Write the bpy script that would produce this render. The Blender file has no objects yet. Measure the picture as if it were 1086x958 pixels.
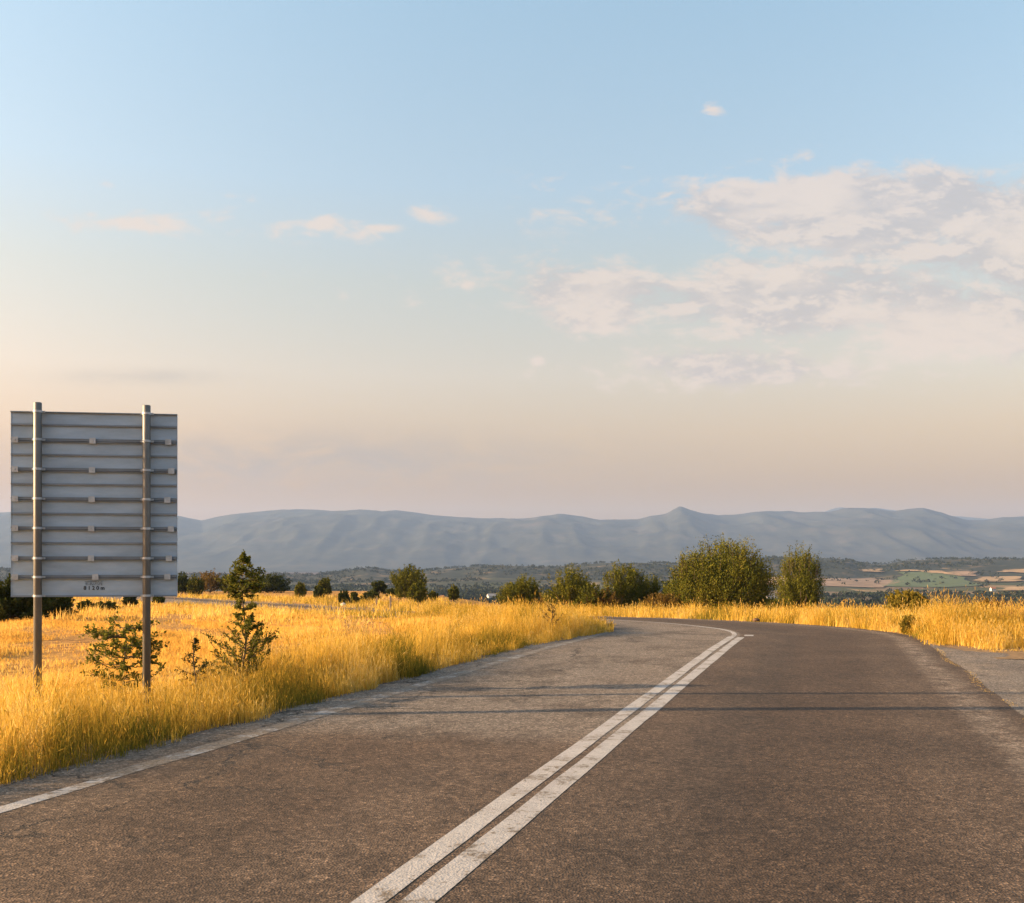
import bpy, math, random
import numpy as np
from mathutils import Vector, Matrix

random.seed(7)
rng = np.random.default_rng(7)
sc = bpy.context.scene
col = sc.collection
R = math.radians

# ------------------------------------------------------------------ camera
F, CX, CY, CAMZ = 1100.0, 543.0, 600.0, 1.5     # photograph pixels, eye level at row 600
cam = bpy.data.cameras.new('camera')
cam.sensor_width = 36
cam.lens = F / 1086 * 36
cam.shift_y = (600 - 479) / 1086
cam.clip_start = 0.05
cam.clip_end = 60000
camo = bpy.data.objects.new('camera', cam)
camo.location = (0, 0, CAMZ)
camo.rotation_euler = (R(90), 0, 0)
col.objects.link(camo)
sc.camera = camo

SUN_AZ, SUN_EL = -93.5, 16.0       # degrees, azimuth clockwise from +Y

# ------------------------------------------------------------------ noise
_tab = np.random.default_rng(11).random((256, 256))
def vnoise(x, y):
    x = np.asarray(x, float); y = np.asarray(y, float)
    xi = np.floor(x).astype(int); yi = np.floor(y).astype(int)
    fx = x - xi; fy = y - yi
    fx = fx*fx*(3-2*fx); fy = fy*fy*(3-2*fy)
    a = _tab[xi & 255, yi & 255]; b = _tab[(xi+1) & 255, yi & 255]
    c = _tab[xi & 255, (yi+1) & 255]; d = _tab[(xi+1) & 255, (yi+1) & 255]
    return (a*(1-fx)+b*fx)*(1-fy) + (c*(1-fx)+d*fx)*fy
def fbm(x, y, n=4):
    s = 0; a = .5; t = 0
    x = np.asarray(x, float); y = np.asarray(y, float)
    for i in range(n):
        s = s + a*vnoise(x*2**i + 17.3*i, y*2**i + 9.1*i); t += a; a *= .5
    return s/t
def ridged(x, y, n=4):
    s = 0; a = .5; t = 0
    for i in range(n):
        s = s + a*(1-np.abs(2*vnoise(x*2**i + 31.7*i, y*2**i + 5.3*i)-1)); t += a; a *= .5
    return s/t
def sstep(a, b, x):
    t = np.clip((np.asarray(x, float)-a)/(b-a), 0, 1)
    return t*t*(3-2*t)

# ------------------------------------------------------------------ road centre line
def make_centre():
    hd = math.atan2(.2896, .957)
    x, y = -.47 - .2896*40, 4.61 - .957*40
    pts = [(x, y, hd)]
    ds = .25; s = -40
    while y < 230 and s < 300:
        if s < 18.2: k = 0
        elif s < 22.9: k = 1/11.8
        elif s < 38: k = 1/70
        elif s < 95: k = 1/230
        else: k = 0
        hd -= k*ds
        x += math.sin(hd)*ds; y += math.cos(hd)*ds; s += ds
        pts.append((x, y, hd))
    return np.array(pts)
CL = make_centre()

_zy = np.array([-400, -60, 17, 20, 24, 30, 40, 60, 77, 104, 150, 190, 250, 400, 700, 1000, 1400, 6000.])
_zz = np.array([0, 0, 0, -.01, -.06, -.2, -.54, -1.30, -1.85, -2.2, -2.7, -3.15, -5.2, -12, -30, -35, -36, -36.])
_gy = np.concatenate([np.arange(-400, 200, .5), np.arange(200, 6001, 5.)])
_gz = np.interp(_gy, _zy, _zz)
for w in (9, 5):
    k = np.ones(w)/w
    g2 = np.convolve(np.pad(_gz, w//2, mode='edge'), k, 'valid')
    _gz = g2
def zlong(y): return np.interp(y, _gy, _gz)

_CLs = CL[::2]
def road_offset(x, y):
    """signed distance to the centre line (right positive), vectorised"""
    x = np.atleast_1d(np.asarray(x, float)); y = np.atleast_1d(np.asarray(y, float))
    out = np.full(x.shape, 1e3)
    m = (y > -50) & (y < 240) & (np.abs(x) < 140)
    idx = np.nonzero(m)[0]
    for i in range(0, len(idx), 20000):
        j = idx[i:i+20000]
        dx = x[j, None]-_CLs[None, :, 0]; dy = y[j, None]-_CLs[None, :, 1]
        d2 = dx*dx+dy*dy
        q = d2.argmin(1)
        h = _CLs[q, 2]
        ex = x[j]-_CLs[q, 0]; ey = y[j]-_CLs[q, 1]
        side = ex*np.cos(h) - ey*np.sin(h)
        out[j] = np.sign(side)*np.sqrt(d2[np.arange(len(j)), q])
    return out

# hill crest in the photograph: (column, row)
HILL = np.array([(-600,604),(-300,606),(0,604),(120,607),(200,610),(284,608.5),(333,610),(364,605.7),(390,603),(415,606.5),(450,605.7),(487,602),(524,599.4),(560,600.5),
 (590,601),(610,599),(640,597),(680,597),(730,599),(770,597),(800,593),(824,592),(853,593.7),(897,594),(913,598),(937,599),(958,595),(990,594),(1042,593),(1086,592.4),(1200,594),(1500,590),(1900,596)], float)
def hills(x, y):
    yy = np.maximum(y, 1)
    px = np.clip(x/yy*F+CX, -600, 1900)
    row = np.interp(px, HILL[:, 0], HILL[:, 1])
    yc = 2700.0
    crest = CAMZ + (CY-row)/F*yc
    t = (y-1300)/(yc-1300)
    base = -36.0
    S = .30*sstep(0, .75, t) + .70*sstep(.45, 1.0, t)
    h = (crest-base)*S
    env = np.clip(t*2.5, 0, 1)*np.clip((1.02-t)*3, 0, 1)
    h = h + env*24*(ridged(x/330, y/420, 4)-.55)*sstep(.25, .7, t)
    fall = sstep(1.0, 1.5, t)
    h = h*(1-fall) - 12*fall
    return np.where(y > 1300, h, 0)

def ground_z(x, y, off=None):
    x = np.atleast_1d(np.asarray(x, float)); y = np.atleast_1d(np.asarray(y, float))
    z = zlong(y)
    if off is None: off = road_offset(x, y)
    lat = sstep(3.9, 9.0, -off)*(off > -900)
    z = z - .34*lat*sstep(60, 25, y)
    far = sstep(8, 20, np.abs(off))*sstep(8, 30, np.hypot(x, y))
    z = z + far*.30*(fbm(x/14+3, y/14+8, 3)-.5)*sstep(400, 100, y)
    z = z + sstep(150, 600, y)*6*(fbm(x/160+2, y/160+4, 3)-.5)*sstep(1500, 900, y)
    # the valley side falls away sooner to the right
    z = z - sstep(75, 220, y)*sstep(-.14, .16, x/np.maximum(y, 1))*7*sstep(900, 400, y)
    return z + hills(x, y)

def gz(x, y): return float(ground_z([x], [y])[0])
def hit(px, py, dmin=4.0):
    """point of the ground seen in the photograph at a column and row"""
    u = (px-CX)/F; v = (CY-py)/F
    d = dmin*1.01**np.arange(0, 720)
    z = ground_z(u*d, d); ray = CAMZ+v*d
    k = np.nonzero(z >= ray)[0]
    i = k[0] if len(k) else len(d)-1
    return float(u*d[i]), float(d[i]), float(z[i])

# ------------------------------------------------------------------ mesh helpers
def mesh_np(name, V, faces, mats=(), parent=None, tint=None, mi=None, smooth=False):
    """faces: list of int arrays (n,k)"""
    me = bpy.data.meshes.new(name)
    V = np.asarray(V, np.float32)
    me.vertices.add(len(V)); me.vertices.foreach_set('co', V.ravel())
    tot = sum(f.size for f in faces); nf = sum(len(f) for f in faces)
    me.loops.add(tot); me.polygons.add(nf)
    me.loops.foreach_set('vertex_index', np.concatenate([f.ravel() for f in faces]).astype(np.int32))
    ls = []; s = 0
    for f in faces:
        k = f.shape[1]; ls.append(s+np.arange(len(f))*k); s += f.size
    me.polygons.foreach_set('loop_start', np.concatenate(ls).astype(np.int32))
    for m in mats: me.materials.append(m)
    if mi is not None: me.polygons.foreach_set('material_index', np.asarray(mi, np.int32))
    me.polygons.foreach_set('use_smooth', np.full(nf, bool(smooth)))
    if tint is not None:
        a = me.attributes.new('tint', 'FLOAT', 'POINT')
        a.data.foreach_set('value', np.asarray(tint, np.float32))
    me.update(calc_edges=True)
    me.validate()
    o = bpy.data.objects.new(name, me)
    col.objects.link(o)
    if parent is not None: o.parent = parent
    return o

class MB:
    """collects solid shapes into one mesh"""
    def __init__(s): s.V = []; s.Q = []; s.T = []; s.n = 0
    def add(s, V, Q=None, T=None):
        V = np.asarray(V, float)
        if Q is not None and len(Q): s.Q.append(np.asarray(Q)+s.n)
        if T is not None and len(T): s.T.append(np.asarray(T)+s.n)
        s.V.append(V); s.n += len(V)
    def box(s, c, d, rz=0, M=None):
        x, y, z = d[0]/2, d[1]/2, d[2]/2
        V = np.array([(-x,-y,-z),(x,-y,-z),(x,y,-z),(-x,y,-z),(-x,-y,z),(x,-y,z),(x,y,z),(-x,y,z)])
        if rz:
            c_, s_ = math.cos(rz), math.sin(rz)
            V = np.c_[V[:,0]*c_-V[:,1]*s_, V[:,0]*s_+V[:,1]*c_, V[:,2]]
        s.add(V+np.array(c), [(0,3,2,1),(4,5,6,7),(0,1,5,4),(1,2,6,5),(2,3,7,6),(3,0,4,7)])
    def tube(s, P, r, n=6, cap=True):
        P = np.asarray(P, float); m = len(P)
        r = np.broadcast_to(np.asarray(r, float), (m,))
        T = np.gradient(P, axis=0); T /= np.linalg.norm(T, axis=1)[:, None]+1e-9
        up = np.where(np.abs(T[:, 2:3]) > .9, np.array([[1., 0, 0]]), np.array([[0, 0, 1.]]))
        A = np.cross(T, up); A /= np.linalg.norm(A, axis=1)[:, None]+1e-9
        B = np.cross(T, A)
        for i in range(1, m):      # keep the frame from flipping
            if np.dot(A[i], A[i-1]) < 0: A[i] *= -1; B[i] *= -1
        ang = np.arange(n)*2*np.pi/n
        V = (P[:, None]+r[:, None, None]*(A[:, None]*np.cos(ang)[None, :, None]+B[:, None]*np.sin(ang)[None, :, None])).reshape(-1, 3)
        Q = [(i*n+j, i*n+(j+1) % n, (i+1)*n+(j+1) % n, (i+1)*n+j) for i in range(m-1) for j in range(n)]
        Tr = []
        if cap:
            V = np.vstack([V, P[0], P[-1]])
            Tr = [(m*n, (j+1) % n, j) for j in range(n)] + [(m*n+1, (m-1)*n+j, (m-1)*n+(j+1) % n) for j in range(n)]
        s.add(V, Q, Tr)
    def build(s, name, mat, parent=None, smooth=False, tint=None):
        f = []
        if s.Q: f.append(np.vstack(s.Q))
        if s.T: f.append(np.vstack(s.T))
        return mesh_np(name, np.vstack(s.V), f, [mat], parent, tint, smooth=smooth)

def tag(o, label=None, cat=None, group=None, kind=None):
    if label: o['label'] = label
    if cat: o['category'] = cat
    if group: o['group'] = group
    if kind: o['kind'] = kind
    return o
def empty(name, loc, rz=0):
    o = bpy.data.objects.new(name, None); col.objects.link(o)
    o.location = loc; o.rotation_euler = (0, 0, rz); o.empty_display_size = .2
    return o

# ------------------------------------------------------------------ materials
class NT:
    def __init__(s, name):
        s.m = bpy.data.materials.new(name); s.m.use_nodes = True
        s.t = s.m.node_tree; s.t.nodes.clear()
        s.out = s.n('ShaderNodeOutputMaterial')
    def n(s, typ, **kw):
        o = s.t.nodes.new(typ)
        for k, v in kw.items():
            if hasattr(o, k): setattr(o, k, v)
        return o
    def l(s, a, b): s.t.links.new(a, b)
    def set(s, sock, v):
        if hasattr(v, 'links'): s.l(v, sock)
        else: sock.default_value = v
    def math(s, op, a, b=None, c=None, clamp=False):
        o = s.n('ShaderNodeMath', operation=op, use_clamp=clamp)
        s.set(o.inputs[0], a)
        if b is not None: s.set(o.inputs[1], b)
        if c is not None: s.set(o.inputs[2], c)
        return o.outputs[0]
    def noise(s, vec, scale, detail=4, rough=.55, dist=0):
        o = s.n('ShaderNodeTexNoise'); s.l(vec, o.inputs['Vector'])
        o.inputs['Scale'].default_value = scale; o.inputs['Detail'].default_value = detail
        o.inputs['Roughness'].default_value = rough; o.inputs['Distortion'].default_value = dist
        return o.outputs['Fac']
    def ramp(s, fac, stops, interp='LINEAR'):
        o = s.n('ShaderNodeValToRGB'); s.set(o.inputs[0], fac)
        cr = o.color_ramp; cr.interpolation = interp
        while len(cr.elements) < len(stops): cr.elements.new(.5)
        for e, (p, c) in zip(cr.elements, stops):
            e.position = p; e.color = (c, c, c, 1) if isinstance(c, (int, float)) else (*c, 1)
        return o.outputs[0]
    def mix(s, fac, a, b, typ='MIX'):
        o = s.n('ShaderNodeMix', data_type='RGBA', blend_type=typ)
        s.set(o.inputs[0], fac)
        for i, v in ((6, a), (7, b)):
            if isinstance(v, tuple): v = (*v[:3], 1)
            s.set(o.inputs[i], v)
        return o.outputs[2]
    def sm(s, a, b, x):
        o = s.n('ShaderNodeMapRange', interpolation_type='SMOOTHSTEP', clamp=True)
        s.set(o.inputs[0], x); o.inputs[1].default_value = a; o.inputs[2].default_value = b
        return o.outputs[0]
    def pos(s): return s.n('ShaderNodeNewGeometry').outputs['Position']
    def obj(s): return s.n('ShaderNodeTexCoord').outputs['Object']
    def attr(s, name): return s.n('ShaderNodeAttribute', attribute_name=name).outputs['Fac']
    def sep(s, v):
        o = s.n('ShaderNodeSeparateXYZ'); s.l(v, o.inputs[0]); return o.outputs
    def scale(s, v, f):
        o = s.n('ShaderNodeVectorMath', operation='MULTIPLY'); s.l(v, o.inputs[0]); o.inputs[1].default_value = f
        return o.outputs[0]
    def bump(s, h, strength=.4, dist=.02):
        o = s.n('ShaderNodeBump'); s.l(h, o.inputs['Height'])
        o.inputs['Strength'].default_value = strength; o.inputs['Distance'].default_value = dist
        return o.outputs[0]
    def bsdf(s, color, rough=.8, metal=0, bump=None, spec=.3):
        b = s.n('ShaderNodeBsdfPrincipled')
        s.set(b.inputs['Base Color'], (*color, 1) if isinstance(color, tuple) else color)
        s.set(b.inputs['Roughness'], rough); s.set(b.inputs['Metallic'], metal)
        b.inputs['Specular IOR Level'].default_value = spec
        if bump is not None: s.l(bump, b.inputs['Normal'])
        s.l(b.outputs[0], s.out.inputs['Surface'])
        return b

def leafy(name, stops, trans=.3, noise=None):
    """thin plant tissue: diffuse with some light passing through; the colour follows each leaf's own tint"""
    t = NT(name)
    c = t.ramp(t.attr('tint'), stops)
    d = t.n('ShaderNodeBsdfDiffuse'); tr = t.n('ShaderNodeBsdfTranslucent'); mx = t.n('ShaderNodeMixShader')
    t.l(c, d.inputs[0]); t.l(c, tr.inputs[0]); mx.inputs[0].default_value = trans
    t.l(d.outputs[0], mx.inputs[1]); t.l(tr.outputs[0], mx.inputs[2]); t.l(mx.outputs[0], t.out.inputs['Surface'])
    return t.m

M = {}
M['grass'] = leafy('dry_grass', [(0, (.13, .13, .022)), (.22, (.27, .20, .030)), (.45, (.48, .31, .050)), (.75, (.62, .42, .085)), (1, (.68, .52, .20))], .5)
M['stubble'] = leafy('stubble_straw', [(0, (.28, .14, .04)), (.4, (.58, .33, .07)), (.75, (.68, .43, .10)), (1, (.72, .52, .18))], .42)
M['russet'] = leafy('russet_weed', [(0, (.13, .07, .03)), (.5, (.30, .15, .05)), (1, (.46, .28, .09))], .3)
M['leaf'] = leafy('olive_leaf', [(0, (.034, .048, .011)), (.5, (.094, .098, .016)), (.85, (.180, .165, .026)), (1, (.25, .205, .036))], .07)
M['dark_leaf'] = leafy('dark_leaf', [(0, (.022, .032, .011)), (.6, (.055, .066, .018)), (1, (.105, .10, .026))], .2)
M['young_leaf'] = leafy('young_leaf', [(0, (.045, .060, .014)), (.5, (.115, .125, .022)), (1, (.24, .22, .045))], .38)
M['far_leaf'] = leafy('maquis_leaf', [(0, (.010, .018, .012)), (.6, (.026, .034, .018)), (1, (.06, .056, .028))], .1)
M['dry_leaf'] = leafy('dry_leaf', [(0, (.06, .045, .018)), (.5, (.14, .09, .025)), (1, (.22, .15, .035))], .25)
M['yellow_leaf'] = leafy('yellow_leaf', [(0, (.08, .072, .016)), (.5, (.18, .145, .026)), (1, (.32, .24, .05))], .28)

t = NT('bark'); p = t.obj()
M['bark'] = (t.bsdf(t.ramp(t.noise(t.scale(p, (6, 6, 2)), 3), [(.3, (.05, .038, .028)), (.7, (.14, .10, .07))]), .9), t.m)[1]

# asphalt ------------------------------------------------------------------
def asphalt(name, kind):
    t = NT(name); P = t.pos(); xyz = t.sep(P)
    v = t.n('ShaderNodeTexVoronoi'); v.inputs['Scale'].default_value = 75; t.l(P, v.inputs['Vector'])
    vr = t.sep(v.outputs['Color'])[0]
    v2 = t.n('ShaderNodeTexVoronoi'); v2.inputs['Scale'].default_value = 30; t.l(P, v2.inputs['Vector'])
    vr2 = t.sep(v2.outputs['Color'])[1]
    big = t.noise(P, .55, 5, .6); mid = t.noise(P, 3.2, 5, .65); fine = t.noise(P, 38, 3, .6)
    if kind == 'road':
        base = t.ramp(big, [(.3, (.056, .037, .025)), (.7, (.084, .058, .040))])
        lat = t.attr('lat')                                   # metres right of the centre line
        # the left lane was resurfaced with a paler, greyer coat
        wob = t.math('MULTIPLY_ADD', t.noise(P, 1.2, 3), 1.2, -.6)
        edge = t.math('ADD', t.attr('along'), wob)
        grey = t.math('MULTIPLY', t.sm(4.2, 5.2, edge), t.sm(.05, -.02, lat))
        base = t.mix(grey, base, t.ramp(big, [(.3, (.118, .098, .081)), (.7, (.150, .127, .107))]))
        base = t.mix(t.math('MULTIPLY', t.sm(.0, .08, lat), .5), base, t.ramp(big, [(.3, (.030, .019, .012)), (.7, (.060, .040, .027))]))
        # polished wheel tracks, oil-darkened lane middle
        wt = t.math('ABSOLUTE', t.math('SUBTRACT', t.math('ABSOLUTE', lat), 1.75))
        track = t.sm(.45, .9, wt)
        base = t.mix(t.math('MULTIPLY', track, .16), base, (.15, .115, .088))
        dark = t.math('MULTIPLY', t.sm(.46, .64, t.noise(t.scale(P, (1, .6, 1)), .9, 5, .65)), .55)
        base = t.mix(dark, base, (.036, .025, .018))
        lw = t.math('MULTIPLY', t.math('SUBTRACT', 1.0, t.sm(.12, .55, t.math('ABSOLUTE', t.math('SUBTRACT', lat, .95)))), t.sm(.36, .6, t.noise(t.scale(P, (1, .5, 1)), 1.6, 5, .7)))
        base = t.mix(t.math('MULTIPLY', lw, .55), base, (.034, .025, .019))
        # worn pale smear along the right edge
        sm = t.math('SUBTRACT', 1.0, t.sm(.0, .32, t.math('ABSOLUTE', t.math('SUBTRACT', lat, 3.28))))
        base = t.mix(t.math('MULTIPLY', sm, t.math('MULTIPLY', .55, t.sm(.3, .65, mid))), base, (.24, .20, .165))
        # dusty left margin
        sm = t.sm(-2.9, -3.5, lat)
        base = t.mix(t.math('MULTIPLY', sm, .5), base, (.19, .165, .14))
        # cracks, mostly close to the left margin
        cv = t.n('ShaderNodeTexVoronoi', feature='DISTANCE_TO_EDGE'); cv.inputs['Scale'].default_value = .62
        dist = t.n('ShaderNodeMix', data_type='VECTOR'); 
        nz = t.n('ShaderNodeTexNoise'); nz.inputs['Scale'].default_value = 2.2; nz.inputs['Detail'].default_value = 6; nz.inputs['Roughness'].default_value = .7
        t.l(P, nz.inputs['Vector'])
        av = t.n('ShaderNodeVectorMath', operation='MULTIPLY_ADD'); t.l(nz.outputs['Color'], av.inputs[0]); av.inputs[1].default_value = (.9, .9, 0); t.l(P, av.inputs[2])
        t.l(av.outputs[0], cv.inputs['Vector'])
        crack = t.math('SUBTRACT', 1.0, t.sm(.004, .020, cv.outputs['Distance']))
        cm = t.math('MULTIPLY', t.sm(-.9, -2.2, lat), t.sm(.36, .5, t.noise(P, .8, 3)))
        crack = t.math('MULTIPLY', crack, cm)
        base = t.mix(t.math('MULTIPLY', crack, .85), base, (.022, .019, .017))
        # short torn pits across the right lane
        pit = t.math('MULTIPLY', t.sm(.66, .72, t.noise(t.scale(P, (2.2, 7, 1)), 3, 4, .7)), t.sm(.48, .6, t.noise(P, 1.3, 3)))
        base = t.mix(t.math('MULTIPLY', pit, .75), base, (.04, .032, .027))
    else:
        base = t.ramp(big, [(.3, (.105, .090, .078)), (.7, (.150, .130, .112))])
        base = t.mix(t.math('MULTIPLY', t.sm(.46, .62, t.noise(P, 1.1, 5, .65)), .4), base, (.22, .175, .13))
        base = t.mix(t.math('MULTIPLY', t.sm(.55, .66, t.noise(P, 2.3, 5, .7)), .6), base, (.07, .055, .045))
        crack = t.math('MULTIPLY', mid, 0.0); pit = crack
    # aggregate: single stones, some pale, some black
    st = t.ramp(vr, [(0, .35), (.25, .75), (.7, 1.05), (.9, 1.7), (1, 2.6)])
    base = t.mix(.9, base, st, 'MULTIPLY')
    st2 = t.ramp(vr2, [(0, .55), (.5, 1.0), (1, 1.4)])
    base = t.mix(.6, base, st2, 'MULTIPLY')
    base = t.mix(.55, base, t.ramp(mid, [(.3, .78), (.7, 1.2)]), 'MULTIPLY')
    pock = t.noise(P, 11, 6, .72)
    base = t.mix(.85 if kind == 'road' else .5, base, t.ramp(pock, [(.33, .42), (.45, .95), (.62, 1.12), (.75, 1.35)]), 'MULTIPLY')
    h = t.math('ADD', t.math('MULTIPLY', v.outputs['Distance'], .9), t.math('MULTIPLY', fine, .5))
    h = t.math('SUBTRACT', h, t.math('MULTIPLY', t.math('ADD', crack, pit), 1.2))
    h = t.math('ADD', h, t.math('MULTIPLY', mid, 1.2))
    t.bsdf(base, .82, 0, t.bump(h, .55, .008), .25)
    return t.m
M['asphalt'] = asphalt('asphalt', 'road')
M['apron'] = asphalt('old_asphalt', 'apron')

def paint(name, wear):
    t = NT(name); P = t.pos()
    a = t.noise(P, 26, 5, .7); b = t.noise(P, 3.0, 4, .6)
    v = t.n('ShaderNodeTexVoronoi'); v.inputs['Scale'].default_value = 75; t.l(P, v.inputs['Vector'])
    vr = t.sep(v.outputs['Color'])[0]
    c = t.ramp(a, [(.3, (.225, .222, .225)), (.65, (.365, .36, .365))])
    c = t.mix(t.math('MULTIPLY', t.sm(.5, .8, b), .35), c, (.17, .16, .152))
    worn = t.math('MULTIPLY', t.sm(wear, wear+.10, t.math('ADD', t.math('MULTIPLY', a, .55), t.math('MULTIPLY', b, .5))), 1.0)
    c = t.mix(worn, c, t.ramp(vr, [(0, (.07, .06, .05)), (1, (.20, .17, .14))]))
    h = t.math('ADD', t.math('MULTIPLY', v.outputs['Distance'], .9), a)
    t.bsdf(c, .75, 0, t.bump(h, .4, .006), .25)
    return t.m
M['paint'] = paint('road_paint', .53)
M['worn_paint'] = paint('worn_road_paint', .42)

# ground -------------------------------------------------------------------
def ground_mat():
    t = NT('ground'); P = t.pos(); X, Y, Z = t.sep(P)
    n1 = t.noise(P, .35, 5, .6); n2 = t.noise(t.scale(P, (1, .6, 1)), 3.2, 6, .72); n3 = t.noise(t.scale(P, (1, 2.2, 1)), .12, 4)
    soil = t.ramp(n2, [(.36, (.11, .060, .028)), (.5, (.30, .16, .05)), (.64, (.50, .29, .08))])
    straw = t.ramp(n1, [(.3, (.30, .16, .045)), (.7, (.50, .28, .07))])
    near = t.mix(t.math('MULTIPLY', t.sm(.40, .65, n3), .6), soil, straw)
    # valley floor and hills: fields, scrub, woodland
    vo = t.n('ShaderNodeTexVoronoi'); vo.inputs['Scale'].default_value = 1; vo.inputs['Randomness'].default_value = .9
    wob = t.n('ShaderNodeVectorMath', operation='MULTIPLY_ADD')
    nz = t.n('ShaderNodeTexNoise'); nz.inputs['Scale'].default_value = .004; nz.inputs['Detail'].default_value = 4; t.l(P, nz.inputs['Vector'])
    t.l(nz.outputs['Color'], wob.inputs[0]); wob.inputs[1].default_value = (120, 120, 0); t.l(P, wob.inputs[2])
    t.l(t.scale(wob.outputs[0], (1/150, 1/220, 0)), vo.inputs['Vector'])
    cell = t.sep(vo.outputs['Color'])[0]
    fld = t.ramp(cell, [(0, (.045, .052, .028)), (.30, (.065, .066, .034)), (.45, (.19, .135, .075)), (.62, (.12, .09, .058)), (.8, (.25, .175, .09)), (.9, (.06, .062, .03))], 'CONSTANT')
    scr = t.sm(.47, .60, t.noise(t.scale(P, (.012, .012, .012)), 1, 6, .65))
    valley = t.mix(scr, fld, (.040, .050, .022))
    hn = t.noise(t.scale(P, (.013, .013, .016)), 1, 9, .72)
    hill = t.ramp(hn, [(.36, (.012, .018, .014)), (.54, (.026, .031, .022)), (.61, (.10, .078, .05)), (.74, (.26, .19, .12))])
    upper = t.sm(1750, 2050, t.math('ADD', Y, t.math('MULTIPLY_ADD', nz.outputs['Fac'], 1100, -550)))
    far = t.mix(upper, valley, hill)
    c = t.mix(t.sm(170, 420, t.math('ADD', Y, t.math('MULTIPLY', X, .0))), near, far)
    h = t.math('ADD', n2, t.noise(P, 22, 3))
    t.bsdf(c, .95, 0, t.bump(h, .8, .08), .1)
    return t.m
M['ground'] = ground_mat()

def mountain_mat(name, k):
    t = NT(name); P = t.pos()
    n = t.noise(t.scale(P, (.0035, .0035, .004)), 1, 9, .68)
    c = t.ramp(n, [(.35, (.026*k, .033*k, .032*k)), (.55, (.055*k, .060*k, .050*k)), (.72, (.10*k, .086*k, .07*k))])
    t.bsdf(c, 1, 0, None, .0)
    return t.m
M['mountain'] = mountain_mat('mountain', .70)

def plain(name, c, rough=.8, metal=0, spec=.3, var=.25, sc_=8):
    t = NT(name); p = t.obj()
    n = t.noise(p, sc_, 5, .6)
    lo = tuple(x*(1-var) for x in c); hi = tuple(min(1, x*(1+var)) for x in c)
    t.bsdf(t.ramp(n, [(.3, lo), (.7, hi)]), rough, metal, t.bump(n, .15, .01), spec)
    return t.m
M['gravel'] = plain('gravel', (.30, .255, .20), .95, sc_=30, var=.45)
M['earth'] = plain('thatch_earth', (.17, .11, .055), .95, sc_=9, var=.55)
M['green_field'] = plain('green_field', (.050, .078, .030), .95, sc_=.03)
M['tan_field'] = plain('tan_field', (.25, .17, .092), .95, sc_=.03, var=.4)
M['plough_field'] = plain('plough_field', (.17, .118, .08), .95, sc_=.03, var=.4)
M['white_wall'] = plain('white_render', (.50, .49, .48), .85, var=.06, sc_=2)
M['roof_tile'] = plain('roof_tile', (.26, .11, .06), .8)
M['grey_roof'] = plain('grey_roof', (.20, .20, .21), .7)
M['glass'] = plain('dark_window', (.03, .035, .04), .2, var=.1)
M['wood'] = plain('weathered_wood', (.17, .13, .10), .9, sc_=12)
M['stone'] = plain('pale_stone', (.55, .52, .48), .9, sc_=20)
M['brown_stone'] = plain('brown_stone', (.11, .065, .04), .9, sc_=20)
M['litter'] = plain('white_paper', (.78, .78, .78), .7, var=.05)
M['ceramic'] = plain('brown_ceramic', (.10, .05, .03), .3, var=.1)
M['wire'] = plain('dark_wire', (.05, .05, .05), .6)
M['ink'] = plain('black_ink', (.03, .03, .03), .7, var=.1)

def metal(name, c, rough, streak, met=.15):
    t = NT(name); p = t.obj()
    n = t.noise(t.scale(p, streak), 1.6, 5, .6); n2 = t.noise(p, 30, 3, .6)
    lo = tuple(x*.78 for x in c); hi = tuple(min(1, x*1.12) for x in c)
    cc = t.ramp(n, [(.3, lo), (.7, hi)])
    rr = t.math('MULTIPLY_ADD', n2, .25, rough-.12)
    t.bsdf(cc, rr, met, t.bump(n, .08, .01), .3)
    return t.m
M['aluminium'] = metal('weathered_aluminium', (.35, .455, .57), .6, (1.2, 1, 5))  # blue of the reflected sky is put into the base colour
M['rail_metal'] = metal('dull_rail_metal', (.20, .245, .30), .6, (2, 2, 2))
M['galvanised'] = metal('galvanised_steel', (.155, .155, .150), .5, (9, 9, 2), .35)
M['clamp_metal'] = metal('bright_clamp_metal', (.44, .48, .52), .42, (9, 9, 9))

# ------------------------------------------------------------------ ground sheet
az = np.concatenate([np.arange(-180, -34, 3.0), np.arange(-34, 34.001, .22), np.arange(37, 180, 3.0)])
rr = 1.5*1.028**np.arange(0, 297)
A_, R_ = np.meshgrid(np.radians(az), rr)
gx = (np.sin(A_)*R_).ravel(); gy_ = (np.cos(A_)*R_).ravel()
off = road_offset(gx, gy_)
gzv = ground_z(gx, gy_, off)
gzv = gzv - .12*sstep(5.6, 4.6, np.abs(off))
apr = (off > 3.2) & (gy_ < 19.4) & (gy_ > -40) & (gx < 45)      # below the apron
gzv = gzv - .10*apr
na = len(az); nr = len(rr)
i, j = np.meshgrid(np.arange(nr-1), np.arange(na), indexing='ij')
i = i.ravel(); j = j.ravel(); j2 = (j+1) % na
Q = np.c_[i*na+j, i*na+j2, (i+1)*na+j2, (i+1)*na+j]
V = np.c_[gx, gy_, gzv]
V = np.vstack([V, [0, 0, -.1]])
T = np.c_[np.full(na, len(V)-1), (np.arange(na)+1) % na, np.arange(na)]
tag(mesh_np('ground', V, [Q[:, ::-1], T], [M['ground']], smooth=True), kind='structure')

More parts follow.
